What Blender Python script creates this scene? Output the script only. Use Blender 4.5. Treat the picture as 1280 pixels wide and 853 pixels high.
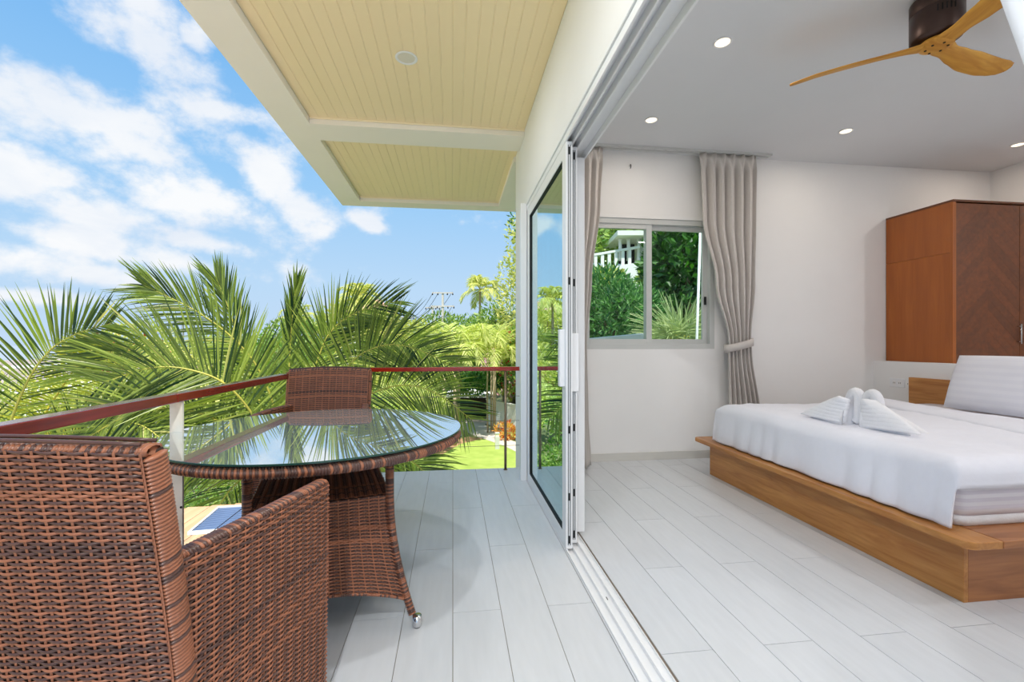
import bpy, bmesh, math, random
import numpy as np
from mathutils import Vector, Matrix
random.seed(7); np.random.seed(7)
S = bpy.context.scene
PI = math.pi
for o in list(bpy.data.objects): bpy.data.objects.remove(o)
C = S.collection

# ------------------------------------------------------------------ camera
CAM_H, FPX = 1.115, 569.0
YAW = math.atan(74.0/FPX)
cy_, sy_ = math.cos(YAW), math.sin(YAW)
cam_d = bpy.data.cameras.new('camera'); cam = bpy.data.objects.new('camera', cam_d); C.objects.link(cam)
cam.location = (0, 0, CAM_H); cam.rotation_euler = (PI/2, 0, -YAW)
cam_d.sensor_width = 36; cam_d.lens = FPX/1280*36; cam_d.clip_start = .02; cam_d.clip_end = 3000
cam_d.shift_y = 3.5/1280
S.camera = cam

def at(px, py, d):
    xc = (px-640)/FPX*d
    return Vector((xc*cy_+d*sy_, d*cy_-xc*sy_, CAM_H+(430-py)/FPX*d))
def dirpx(px, py):
    return (at(px, py, 1)-Vector((0, 0, CAM_H))).normalized()

# ------------------------------------------------------------------ view, sky, sun
S.view_settings.view_transform = 'Standard'; S.view_settings.look = 'None'
S.view_settings.exposure = 0.0; S.view_settings.gamma = 1; S.view_settings.use_curve_mapping = False

W = bpy.data.worlds.new('sky'); S.world = W; W.use_nodes = True
nt = W.node_tree; nt.nodes.clear()
def wn(t, **k):
    n = nt.nodes.new(t)
    for a, b in k.items(): setattr(n, a, b)
    return n
def wl(a, b): nt.links.new(a, b)
def wmath(op, a, b=None, c=None, clamp=False):
    n = wn('ShaderNodeMath', operation=op); n.use_clamp = clamp
    for i, v in enumerate((a, b, c)):
        if v is None: continue
        if isinstance(v, (int, float)): n.inputs[i].default_value = v
        else: wl(v, n.inputs[i])
    return n.outputs[0]
tc = wn('ShaderNodeTexCoord'); D = tc.outputs['Generated']
sep = wn('ShaderNodeSeparateXYZ'); wl(D, sep.inputs[0])
ramp = wn('ShaderNodeValToRGB'); wl(sep.outputs[2], ramp.inputs[0])
e = ramp.color_ramp.elements
e[0].position = 0.0; e[0].color = (.56, .72, .92, 1)
e[1].position = 1.0; e[1].color = (.10, .30, .74, 1)
for p, col in ((.12, (.50, .71, .94, 1)), (.30, (.33, .61, .94, 1)), (.55, (.17, .46, .88, 1))):
    n = e.new(p); n.color = col
# clouds live on a flat layer high above the place
zz = wmath('ADD', wmath('MAXIMUM', sep.outputs[2], 0.0), .22)
cx = wmath('DIVIDE', sep.outputs[0], zz); cyy = wmath('DIVIDE', sep.outputs[1], zz)
comb = wn('ShaderNodeCombineXYZ'); wl(cx, comb.inputs[0]); wl(cyy, comb.inputs[1]); comb.inputs[2].default_value = 2.3
n1 = wn('ShaderNodeTexNoise'); n1.inputs['Scale'].default_value = 1.7; n1.inputs['Detail'].default_value = 8; n1.inputs['Roughness'].default_value = .56; n1.inputs['Distortion'].default_value = .35
wl(comb.outputs[0], n1.inputs['Vector'])
n2 = wn('ShaderNodeTexNoise'); n2.inputs['Scale'].default_value = 6; n2.inputs['Detail'].default_value = 7; n2.inputs['Roughness'].default_value = .6
mp2 = wn('ShaderNodeMapping'); wl(D, mp2.inputs[0]); mp2.inputs['Scale'].default_value = (1, 1, 1.35); wl(mp2.outputs[0], n2.inputs['Vector'])
# cumulus banks: (pixel x, pixel y, half width, half height, tilt)
BANKS = [(150, 20, 0.116, 0.072, 25), (200, 70, 0.158, 0.072, 50), (70, 140, 0.179, 0.078, 12), (150, 175, 0.105, 0.039, 20), (30, 215, 0.126, 0.058, 20), (70, 250, 0.179, 0.052, 10), (230, 245, 0.158, 0.058, 12), (330, 215, 0.089, 0.052, 42), (375, 262, 0.079, 0.046, 35), (265, 137, 0.089, 0.023, -4), (245, 45, 0.032, 0.039, 50), (105, 300, 0.126, 0.039, 6), (200, 325, 0.105, 0.029, 6), (262, 305, 0.079, 0.026, 4), (462, 282, 0.047, 0.018, 22), (20, 325, 0.126, 0.039, 0), (130, 345, 0.126, 0.023, 2), (40, 370, 0.105, 0.016, 0)]
acc = None
for (px, py, a, b, tl) in BANKS:
    c0 = dirpx(px, py); h = Vector((c0.y, -c0.x, 0)).normalized(); v = h.cross(c0).normalized()
    t = math.radians(-tl); e1 = h*math.cos(t)+v*math.sin(t); e2 = -h*math.sin(t)+v*math.cos(t)
    vals = []
    for ax, w_ in ((e1, a), (e2, b)):
        dp = wn('ShaderNodeVectorMath', operation='DOT_PRODUCT'); wl(D, dp.inputs[0]); dp.inputs[1].default_value = ax/w_
        vals.append(wmath('MULTIPLY', dp.outputs['Value'], dp.outputs['Value']))
    fr = wn('ShaderNodeVectorMath', operation='DOT_PRODUCT'); wl(D, fr.inputs[0]); fr.inputs[1].default_value = c0
    g = wmath('EXPONENT', wmath('MULTIPLY', wmath('ADD', vals[0], vals[1]), -1.0))
    g = wmath('MULTIPLY', g, wmath('GREATER_THAN', fr.outputs['Value'], 0.2))
    acc = g if acc is None else wmath('MAXIMUM', acc, g)
# inside the window of sky towards the sea the banks rule, elsewhere the layer's own noise
fw = wn('ShaderNodeVectorMath', operation='DOT_PRODUCT'); wl(D, fw.inputs[0]); fw.inputs[1].default_value = dirpx(330, 200)
inview = wn('ShaderNodeMapRange'); inview.clamp = True; wl(fw.outputs['Value'], inview.inputs[0])
inview.inputs[1].default_value = .60; inview.inputs[2].default_value = .78
general = wmath('MULTIPLY_ADD', n1.outputs[0], 1.5, -.42)
mixv = wn('ShaderNodeMix'); mixv.data_type = 'FLOAT'; wl(inview.outputs[0], mixv.inputs[0]); wl(general, mixv.inputs[2]); wl(acc, mixv.inputs[3])
dens = wmath('ADD', mixv.outputs[0], wmath('MULTIPLY_ADD', n2.outputs[0], 3.2, -1.58))
mr = wn('ShaderNodeMapRange'); mr.interpolation_type = 'SMOOTHSTEP'; wl(dens, mr.inputs[0])
mr.inputs[1].default_value = .26; mr.inputs[2].default_value = .92
cram = wn('ShaderNodeValToRGB'); wl(n1.outputs[0], cram.inputs[0])
cram.color_ramp.elements[0].position = .3; cram.color_ramp.elements[0].color = (.80, .86, .95, 1)
cram.color_ramp.elements[1].position = .6; cram.color_ramp.elements[1].color = (1.0, 1.0, 1.0, 1)
mixc = wn('ShaderNodeMix'); mixc.data_type = 'RGBA'
wl(wmath('MULTIPLY', mr.outputs[0], .93), mixc.inputs[0]); wl(ramp.outputs[0], mixc.inputs[6]); wl(cram.outputs[0], mixc.inputs[7])
bg = wn('ShaderNodeBackground'); bg.inputs[1].default_value = 1.0
wl(mixc.outputs[2], bg.inputs[0])
wo = wn('ShaderNodeOutputWorld'); wl(bg.outputs[0], wo.inputs[0])

sd = bpy.data.lights.new('sun', 'SUN'); sun = bpy.data.objects.new('sun', sd); C.objects.link(sun)
sd.energy = 6.4; sd.angle = .009; sd.color = (1.0, .95, .86)
sun.rotation_euler = Vector((.04, .40, -.915)).to_track_quat('-Z', 'Y').to_euler(); sun.location = (10, -30, 40)
SOFFIT_FILL_W, DOWN_W = 29.0, 14.0  # lamp strengths; balcony lamps are fill added to brighten the shaded balcony

# ------------------------------------------------------------------ materials
MATS = {}
def nodes(m):
    m.use_nodes = True; return m.node_tree, m.node_tree.nodes.get('Principled BSDF')
def srgb(r, g, b):
    f = lambda v: (v/255/12.92) if v/255 <= .04045 else ((v/255+.055)/1.055)**2.4
    return (f(r), f(g), f(b), 1)
def mat(name, col, rough=.5, metal=0, var=.0, scale=8, stretch=(1, 1, 1), bump=0, bscale=None, spec=.5, coat=0, col2=None, coords='Object', detail=5):
    if name in MATS: return MATS[name]
    m = bpy.data.materials.new(name); t, p = nodes(m); N = t.nodes; L = t.links
    p.inputs['Roughness'].default_value = rough; p.inputs['Metallic'].default_value = metal
    p.inputs['Specular IOR Level'].default_value = spec; p.inputs['Coat Weight'].default_value = coat; p.inputs['Coat Roughness'].default_value = .12
    p.inputs['Base Color'].default_value = col
    if var or col2 or bump:
        tcn = N.new('ShaderNodeTexCoord'); mp = N.new('ShaderNodeMapping'); mp.inputs['Scale'].default_value = stretch
        L.new(tcn.outputs[coords], mp.inputs[0])
        nz = N.new('ShaderNodeTexNoise'); nz.inputs['Scale'].default_value = scale; nz.inputs['Detail'].default_value = detail; L.new(mp.outputs[0], nz.inputs['Vector'])
        r = N.new('ShaderNodeValToRGB'); L.new(nz.outputs[0], r.inputs[0])
        c2 = col2 or tuple(min(1, c*(1+var)) for c in col[:3])+(1,)
        c1 = col if col2 else tuple(c*(1-var) for c in col[:3])+(1,)
        r.color_ramp.elements[0].position = .3; r.color_ramp.elements[0].color = c1
        r.color_ramp.elements[1].position = .7; r.color_ramp.elements[1].color = c2
        L.new(r.outputs[0], p.inputs['Base Color'])
        if bump:
            nb = nz
            if bscale:
                nb = N.new('ShaderNodeTexNoise'); nb.inputs['Scale'].default_value = bscale; nb.inputs['Detail'].default_value = 4; L.new(mp.outputs[0], nb.inputs['Vector'])
            b = N.new('ShaderNodeBump'); b.inputs['Strength'].default_value = bump; b.inputs['Distance'].default_value = .01
            L.new(nb.outputs[0], b.inputs['Height']); L.new(b.outputs[0], p.inputs['Normal'])
    MATS[name] = m
    return m
def random_tint(m, amt=.06, island=False):
    """each piece its own slight shade"""
    t, p = nodes(m); N = t.nodes; L = t.links
    src = p.inputs['Base Color'].links[0].from_socket if p.inputs['Base Color'].links else None
    if island: rn = N.new('ShaderNodeNewGeometry').outputs['Random Per Island']
    else: rn = N.new('ShaderNodeObjectInfo').outputs['Random']
    hs = N.new('ShaderNodeHueSaturation')
    mr_ = N.new('ShaderNodeMapRange'); L.new(rn, mr_.inputs[0]); mr_.inputs[3].default_value = 1-amt; mr_.inputs[4].default_value = 1+amt
    L.new(mr_.outputs[0], hs.inputs['Value'])
    if src: L.new(src, hs.inputs['Color'])
    else: hs.inputs['Color'].default_value = p.inputs['Base Color'].default_value
    L.new(hs.outputs[0], p.inputs['Base Color'])
    return m
def leafmat(name, c1, c2, trans=.35, rough=.45, tip=None):
    if name in MATS: return MATS[name]
    m = bpy.data.materials.new(name); t, p = nodes(m); N = t.nodes; L = t.links
    g = N.new('ShaderNodeNewGeometry'); r = N.new('ShaderNodeValToRGB'); L.new(g.outputs['Random Per Island'], r.inputs[0])
    r.color_ramp.elements[0].color = c1; r.color_ramp.elements[1].color = c2
    if tip:
        q = r.color_ramp.elements.new(.93); q.color = c2; r.color_ramp.elements[-1].color = tip
    L.new(r.outputs[0], p.inputs['Base Color']); p.inputs['Roughness'].default_value = rough
    tr = N.new('ShaderNodeBsdfTranslucent'); hs = N.new('ShaderNodeHueSaturation'); hs.inputs['Saturation'].default_value = 1.15; hs.inputs['Value'].default_value = 1.25
    L.new(r.outputs[0], hs.inputs['Color']); L.new(hs.outputs[0], tr.inputs[0])
    mx = N.new('ShaderNodeMixShader'); mx.inputs[0].default_value = trans
    L.new(p.outputs[0], mx.inputs[1]); L.new(tr.outputs[0], mx.inputs[2])
    L.new(mx.outputs[0], N['Material Output'].inputs[0])
    MATS[name] = m; return m
def emit(name, col, st):
    m = bpy.data.materials.new(name); t, p = nodes(m)
    p.inputs['Base Color'].default_value = col; p.inputs['Emission Color'].default_value = col; p.inputs['Emission Strength'].default_value = st
    MATS[name] = m; return m
def glass(name, tint, refl, rtint=(1, 1, 1, 1), grazing=None, haze=0):
    """coated sheet glass: part mirror, part tinted see-through"""
    m = bpy.data.materials.new(name); m.use_nodes = True; t = m.node_tree; t.nodes.clear(); N = t.nodes; L = t.links
    a = N.new('ShaderNodeBsdfTransparent'); a.inputs[0].default_value = tint
    b = N.new('ShaderNodeBsdfGlossy'); b.inputs['Roughness'].default_value = .0; b.inputs[0].default_value = rtint
    lw = N.new('ShaderNodeLayerWeight'); lw.inputs[0].default_value = .5
    mr_ = N.new('ShaderNodeMapRange'); L.new(lw.outputs['Facing'], mr_.inputs[0]); mr_.inputs[1].default_value = 0; mr_.inputs[2].default_value = 1
    mr_.inputs[3].default_value = refl; mr_.inputs[4].default_value = grazing or refl
    mx = N.new('ShaderNodeMixShader'); L.new(mr_.outputs[0], mx.inputs[0]); L.new(a.outputs[0], mx.inputs[1]); L.new(b.outputs[0], mx.inputs[2])
    o = N.new('ShaderNodeOutputMaterial'); L.new(mx.outputs[0], o.inputs[0])
    if haze:                                            # pale diffuse veil painted in for the washed-out reflection
        df = N.new('ShaderNodeBsdfDiffuse'); df.inputs[0].default_value = (.85, .88, .88, 1); m2 = N.new('ShaderNodeMixShader'); m2.inputs[0].default_value = haze
        L.new(mx.outputs[0], m2.inputs[1]); L.new(df.outputs[0], m2.inputs[2]); L.new(m2.outputs[0], o.inputs[0])
    MATS[name] = m; return m

def woodmat(name, c1, c2, scale=3.0, stretch=(1, 12, 12), rough=.4, coat=.2, ring=.5):
    """long grain along the local axis whose stretch is smallest"""
    if name in MATS: return MATS[name]
    m = bpy.data.materials.new(name); t, p = nodes(m); N = t.nodes; L = t.links
    tcn = N.new('ShaderNodeTexCoord'); mp = N.new('ShaderNodeMapping'); mp.inputs['Scale'].default_value = stretch; L.new(tcn.outputs['Object'], mp.inputs[0])
    nz = N.new('ShaderNodeTexNoise'); nz.inputs['Scale'].default_value = scale; nz.inputs['Detail'].default_value = 6; nz.inputs['Distortion'].default_value = ring; L.new(mp.outputs[0], nz.inputs['Vector'])
    r = N.new('ShaderNodeValToRGB'); L.new(nz.outputs[0], r.inputs[0])
    r.color_ramp.elements[0].position = .28; r.color_ramp.elements[0].color = c1; r.color_ramp.elements[1].position = .72; r.color_ramp.elements[1].color = c2
    L.new(r.outputs[0], p.inputs['Base Color']); p.inputs['Roughness'].default_value = rough; p.inputs['Coat Weight'].default_value = coat; p.inputs['Coat Roughness'].default_value = .15
    b = N.new('ShaderNodeBump'); b.inputs['Strength'].default_value = .08; b.inputs['Distance'].default_value = .003; L.new(nz.outputs[0], b.inputs['Height']); L.new(b.outputs[0], p.inputs['Normal'])
    MATS[name] = m; return m

M_wall = mat('wall_paint', srgb(243, 242, 241), .8, var=.012, scale=3)
M_ceil = mat('ceiling_paint', srgb(226, 228, 230), .85, var=.01, scale=2)
M_beam = mat('beam_paint', srgb(248, 242, 234), .7, var=.012, scale=3)
M_board = random_tint(mat('soffit_boards', srgb(252, 231, 190), .55, var=.006, scale=3, stretch=(3, 1, 3)), .012)
M_groove = mat('soffit_groove', srgb(252, 238, 206), .8)  # paler than the boards: light caught on groove edges put into colour
M_tile = random_tint(mat('floor_tile', srgb(214, 217, 221), .36, var=.03, scale=5, stretch=(7, 1, 1), bump=.015, detail=7), .022)
M_grout = mat('grout', srgb(140, 132, 122), .9)
M_alu = mat('white_aluminium', srgb(240, 241, 243), .32)
M_ugrey = mat('grey_aluminium', srgb(206, 208, 206), .4)
M_black = mat('black_rubber', srgb(26, 27, 28), .6)
M_base = mat('baseboard', srgb(214, 212, 206), .5, var=.02, scale=6)
M_chrome = mat('chrome', srgb(215, 216, 218), .18, 1)
M_steel = mat('brushed_steel', srgb(150, 130, 105), .35, .8, var=.15, scale=20)
M_post = mat('painted_post', srgb(222, 216, 200), .5, col2=srgb(236, 232, 222), scale=14, bump=.1)
M_rail = woodmat('varnished_rail', srgb(104, 22, 14), srgb(150, 40, 24), 2.5, (14, 1, 14), .18, .7)
M_teak = woodmat('teak', srgb(168, 104, 44), srgb(206, 146, 78), 2.2, (14, 1.2, 14), .42, .15, .9)
M_teakx = woodmat('teak_cross', srgb(150, 92, 50), srgb(184, 122, 72), 2.2, (1.2, 14, 14), .42, .15, .9)
M_cab = woodmat('cabinet_wood', srgb(158, 84, 26), srgb(178, 100, 36), 2.0, (10, 10, .8), .45, .1, .6)
M_cabd = random_tint(woodmat('cabinet_door_wood', srgb(98, 50, 18), srgb(122, 66, 26), 3.0, (10, 10, 10), .35, .2, .3), .16)
M_fan = woodmat('fan_wood', srgb(188, 124, 34), srgb(222, 164, 64), 3.0, (1.2, 12, 12), .55, .0, .8)
M_motor = mat('bronze_motor', srgb(72, 54, 48), .38, .55, var=.05, scale=30)
M_dark = mat('dark_slot', srgb(14, 12, 12), .8)
M_cloth = mat('white_cotton', srgb(238, 239, 248), .85, var=.01, scale=30, bump=.35, bscale=7, stretch=(1, 1.6, 1))
M_towel = mat('white_towel', srgb(246, 246, 250), .95, bump=.35, bscale=220, var=.01, scale=40)
M_curt = mat('curtain_cloth', srgb(209, 203, 198), .8, var=.02, scale=40, bump=.08, bscale=300)
M_sheer = None
M_wk = mat('weave_light', srgb(158, 100, 72), .34, var=.16, scale=18, spec=.5)
M_wd = mat('weave_dark', srgb(90, 62, 54), .34, var=.22, scale=22, spec=.5)
M_wback = mat('weave_core', srgb(52, 32, 25), .8)
M_grass = mat('lawn', srgb(142, 166, 70), .9, col2=srgb(168, 186, 92), scale=1.2, coords='Object')
M_conc = mat('concrete', srgb(204, 196, 186), .9, var=.06, scale=2)
M_sand = mat('tidal_flat', srgb(158, 142, 134), .6, col2=srgb(184, 168, 156), scale=.05, stretch=(1, .15, 1), coords='Object')
M_white = mat('house_white', srgb(238, 238, 236), .8, var=.02, scale=2)
M_bark = mat('bark', srgb(150, 128, 100), .9, var=.2, scale=12, stretch=(1, 1, 4))
M_wire = mat('steel_wire', srgb(110, 104, 98), .4, .8)

# ------------------------------------------------------------------ mesh helpers
class MB:
    def __init__(s): s.v = []; s.f = []; s.m = []
    def add(s, vs, fs, mi=0):
        b = len(s.v); s.v += [tuple(x) for x in vs]
        for f in fs: s.f.append(tuple(b+i for i in f)); s.m.append(mi)
    def box(s, x0, x1, y0, y1, z0, z1, mi=0):
        s.add([(x0, y0, z0), (x1, y0, z0), (x1, y1, z0), (x0, y1, z0), (x0, y0, z1), (x1, y0, z1), (x1, y1, z1), (x0, y1, z1)],
              [(0, 3, 2, 1), (4, 5, 6, 7), (0, 1, 5, 4), (1, 2, 6, 5), (2, 3, 7, 6), (3, 0, 4, 7)], mi)
    def prism(s, poly, z0, z1, mi=0):
        n = len(poly)
        s.add([(x, y, z0) for x, y in poly]+[(x, y, z1) for x, y in poly],
              [tuple(range(n-1, -1, -1)), tuple(range(n, 2*n))]+[(i, (i+1) % n, n+(i+1) % n, n+i) for i in range(n)], mi)
    def tube(s, pts, r, n=8, mi=0, cap=True):
        pts = [Vector(p) for p in pts]; rs = r if isinstance(r, (list, tuple)) else [r]*len(pts)
        b = len(s.v); up = Vector((0, 0, 1)); prev = None
        for i, p in enumerate(pts):
            t = (pts[min(i+1, len(pts)-1)]-pts[max(i-1, 0)]).normalized()
            if prev is None:
                a = t.cross(up)
                if a.length < .05: a = t.cross(Vector((1, 0, 0)))
                a.normalize()
            else:
                a = (prev-t*prev.dot(t)).normalized()
            prev = a; bb = t.cross(a)
            for k in range(n):
                an = 2*PI*k/n; s.v.append(tuple(p+(a*math.cos(an)+bb*math.sin(an))*rs[i]))
        for i in range(len(pts)-1):
            for k in range(n):
                s.f.append((b+i*n+k, b+i*n+(k+1) % n, b+(i+1)*n+(k+1) % n, b+(i+1)*n+k)); s.m.append(mi)
        if cap:
            s.f.append(tuple(b+k for k in range(n-1, -1, -1))); s.m.append(mi)
            e_ = b+(len(pts)-1)*n; s.f.append(tuple(e_+k for k in range(n))); s.m.append(mi)
    def lathe(s, prof, c=(0, 0, 0), n=32, mi=0):
        b = len(s.v)
        for r, z in prof:
            for k in range(n):
                an = 2*PI*k/n; s.v.append((c[0]+r*math.cos(an), c[1]+r*math.sin(an), c[2]+z))
        for i in range(len(prof)-1):
            for k in range(n):
                s.f.append((b+i*n+k, b+i*n+(k+1) % n, b+(i+1)*n+(k+1) % n, b+(i+1)*n+k)); s.m.append(mi)
        s.f.append(tuple(b+k for k in range(n-1, -1, -1))); s.m.append(mi)
        e_ = b+(len(prof)-1)*n; s.f.append(tuple(e_+k for k in range(n))); s.m.append(mi)
    def build(s, name, ms, parent=None, smooth=False, bevel=0, loc=None):
        me = bpy.data.meshes.new(name); me.from_pydata(s.v, [], s.f)
        for m in (ms if isinstance(ms, (list, tuple)) else [ms]): me.materials.append(m)
        if len(me.polygons) != len(s.m): raise RuntimeError('%s %d %d' % (name, len(me.polygons), len(s.m)))
        me.polygons.foreach_set('material_index', np.array(s.m, dtype=np.int32))
        if smooth: me.polygons.foreach_set('use_smooth', np.ones(len(s.f), dtype=bool))
        me.update()
        o = link(name, me, parent)
        if loc is not None: o.location = loc
        if bevel:
            bv = o.modifiers.new('bevel', 'BEVEL'); bv.width = bevel; bv.segments = 2; bv.limit_method = 'ANGLE'
        return o
def link(name, me, parent=None):
    o = bpy.data.objects.new(name, me); C.objects.link(o)
    if parent is not None: o.parent = parent
    return o
def npmesh(name, V, Fq, mi, ms, parent=None, smooth=True, quad=4):
    me = bpy.data.meshes.new(name); n = len(Fq)
    me.vertices.add(len(V)); me.vertices.foreach_set('co', np.ascontiguousarray(V, dtype=np.float32).ravel())
    me.loops.add(n*quad); me.loops.foreach_set('vertex_index', np.ascontiguousarray(Fq, dtype=np.int32).ravel())
    me.polygons.add(n); me.polygons.foreach_set('loop_start', np.arange(n, dtype=np.int32)*quad)
    try: me.polygons.foreach_set('loop_total', np.full(n, quad, dtype=np.int32))
    except Exception: pass
    for m in ms: me.materials.append(m)
    if mi is not None: me.polygons.foreach_set('material_index', np.ascontiguousarray(mi, dtype=np.int32))
    me.polygons.foreach_set('use_smooth', np.full(n, smooth, dtype=bool))
    me.update(calc_edges=True); me.validate()
    return link(name, me, parent)
def tag(o, label=None, cat=None, group=None, kind=None):
    if label: o['label'] = label
    if cat: o['category'] = cat
    if group: o['group'] = group
    if kind: o['kind'] = kind
    return o
def empty(name, loc=(0, 0, 0), rz=0):
    o = bpy.data.objects.new(name, None); C.objects.link(o); o.location = loc; o.rotation_euler = (0, 0, rz); o.empty_display_size = .1
    return o
def copy_tree(o, parent=None):
    c = o.copy(); C.objects.link(c); c.parent = parent
    for ch in list(o.children): copy_tree(ch, c)
    return c
def struct(o, label, cat=None): return tag(o, label, cat, kind='structure')
def boxobj(name, b, m, parent=None, bevel=0):
    x0, x1, y0, y1, z0, z1 = b; c = ((x0+x1)/2, (y0+y1)/2, (z0+z1)/2)
    q = MB(); q.box(x0-c[0], x1-c[0], y0-c[1], y1-c[1], z0-c[2], z1-c[2])
    return q.build(name, m, parent, bevel=bevel, loc=c)
def crom(pts, n):
    pts = [Vector(p) for p in pts]; P_ = [pts[0]*2-pts[1]]+pts+[pts[-1]*2-pts[-2]]; out = []
    for i in range(n+1):
        t = i/n*(len(pts)-1); k = min(int(t), len(pts)-2); u = t-k
        a, b, c, d = P_[k:k+4]
        out.append(.5*((2*b)+(c-a)*u+(2*a-5*b+4*c-d)*u*u+(3*b-a-3*c+d)*u**3))
    return out
# ================================================================== THE BUILDING
def worldpos(m):
    """switch a material's pattern to world position so that pieces sharing a mesh differ"""
    t = m.node_tree
    for n in list(t.nodes):
        if n.type == 'MAPPING':
            g = t.nodes.new('ShaderNodeNewGeometry'); t.links.new(g.outputs['Position'], n.inputs[0])
    return m
for m_ in (M_tile, M_board): worldpos(m_)
XW, XI = .595, .775            # outer and inner faces of the house wall along the balcony
YF, ZC = 4.17, 2.95            # bedroom far wall, bedroom ceiling
YB = -2.7

def tiles(parent, x0, ncol, xmax, ya, yb, odd, w=.2, L=1.2, j0=1.9):
    cache = {}
    for k in range(ncol):
        xa, xb = x0+k*w, min(x0+(k+1)*w, xmax)
        if xb-xa < .02: continue
        off = j0 if (k+odd) % 2 == 0 else j0+L/2
        y = off-math.ceil((off-ya)/L)*L
        while y < yb-.01:
            y0, y1 = max(y, ya), min(y+L, yb); y += L
            if y1-y0 < .03: continue
            g = .0013; dx, dy = (xb-xa)/2-g, (y1-y0)/2-g
            key = (round(dx, 4), round(dy, 4))
            if key not in cache:
                q = MB(); q.box(-dx, dx, -dy, dy, -.009, 0)
                o = q.build('plank_tile', M_tile, parent, loc=((xa+xb)/2, (y0+y1)/2, 0)); cache[key] = o.data
            else:
                o = link('plank_tile', cache[key], parent); o.location = ((xa+xb)/2, (y0+y1)/2, 0)

fl = boxobj('floor_balcony', (-1.215, .598, -3.2, 4.06, -.22, -.004), M_grout); fl_off = fl.location.copy()
struct(fl, 'pale grey plank-tiled balcony floor outside the sliding doors', 'floor')
tiles(fl, -1.2, 9, .597, -3.2, 4.06, 0)
fb = boxobj('floor_bedroom', (.74, 5.7, YB, YF, -.22, -.004), M_grout)
struct(fb, 'pale grey plank-tiled bedroom floor around the bed', 'floor')
tiles(fb, .74, 25, 5.7, YB, YF, 1, j0=2.15)
for o_ in list(fl.children): o_.location = o_.location-fl.location
for o_ in list(fb.children): o_.location = o_.location-fb.location

# sliding-door sill with three raised rails, recessed in the floor
q = MB(); q.box(.5985, .732, -.6, 3.74, -.22, -.006)
for x in (.603, .645, .688): q.box(x, x+.009, -.6, 3.74, -.006, .012)
for x in (.5985, .7255): q.box(x, x+.004, -.6, 3.74, -.006, .004)
tr1 = q.build('trim_1', M_alu, bevel=.002); struct(tr1, 'white aluminium three-rail sliding door sill in the floor', 'door sill')
q = MB(); q.box(-.001, .001, -.011, .011, -.002, .002); o = q.build('drain_slot', M_black, tr1, loc=(.672, 1.93, -.005))
q = MB(); q.box(.732, .7395, -.6, 3.74, -.22, -.001); o = q.build('seal_strip', mat('brown_seal', srgb(120, 108, 96), .7), tr1)
# head track
q = MB(); q.box(XW-.003, .775, -.6, 3.74, 2.245, 2.262)
for x in (.60, .643, .686, .765): q.box(x, x+.010, -.6, 3.74, 2.205, 2.245)
tr2 = q.build('trim_2', M_alu, bevel=.0015); struct(tr2, 'white aluminium sliding door head track with deep grooves', 'door track')
# jamb casing at the far end
q = MB(); q.box(.548, .60, 3.665, 3.735, 0, 2.262); q.box(.60, .775, 3.70, 3.745, 0, 2.25)
tr3 = q.build('trim_3', M_alu, bevel=.003); struct(tr3, 'white door jamb casing at the far end of the sliding doors', 'door frame')

# house wall along the balcony: over the doors, beyond them and behind the viewer
q = MB(); q.box(XW, XI, -.6, 3.745, 2.262, 3.0); q.box(XW, XI, 3.745, YF+.13, -.22, 3.0); q.box(XW, XI, YB-.13, -.6, -.22, 3.0)
w = q.build('wall_left', M_wall); struct(w, 'white house wall above and beyond the sliding doors', 'wall')
# far wall with the window opening
WX0, WX1, WZ0, WZ1 = 1.19, 2.545, 1.065, 2.315
q = MB(); y0, y1 = YF, YF+.13
q.box(XI, WX0, y0, y1, -.22, 3.0); q.box(WX1, 5.83, y0, y1, -.22, 3.0); q.box(WX0, WX1, y0, y1, -.22, WZ0); q.box(WX0, WX1, y0, y1, WZ1, 3.0)
w = q.build('wall_far', M_wall); struct(w, 'white bedroom wall holding the two-pane window', 'wall')
struct(boxobj('wall_right', (5.7, 5.83, YB-.13, YF, -.22, 3.0), M_wall), 'white bedroom wall beyond the wardrobe', 'wall')
struct(boxobj('wall_near', (XI, 5.7, YB-.13, YB, -.22, 3.0), M_wall), 'white bedroom wall behind the viewer', 'wall')
struct(boxobj('ceiling_bedroom', (XI, 5.7, YB, YF, ZC, 3.0), M_ceil), 'smooth white bedroom ceiling with recessed lights and a fan', 'ceiling')
struct(boxobj('wall_partition', (4.30, 4.42, .6, YF, 0, .94), M_wall), 'low white partition wall behind the bed head', 'wall')
struct(boxobj('baseboard_far', (XI, 4.3, YF-.012, YF, .0, .075), M_base), 'low pale baseboard under the window', 'baseboard')
struct(boxobj('roof_slab', (-1.37, 5.9, -4.2, 4.35, 3.0, 3.2), M_beam), 'flat roof slab over balcony and bedroom', 'roof')
struct(boxobj('roof_overhang', (-1.37, 2.4, 4.35, 5.93, 3.0, 3.2), M_beam), 'roof overhang reaching past the house corner', 'roof')
# storey below
struct(boxobj('wall_lower', (-1.15, 5.83, -3.2, 4.0, -5.4, -.22), M_white), 'white lower storey under the balcony', 'wall')

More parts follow.
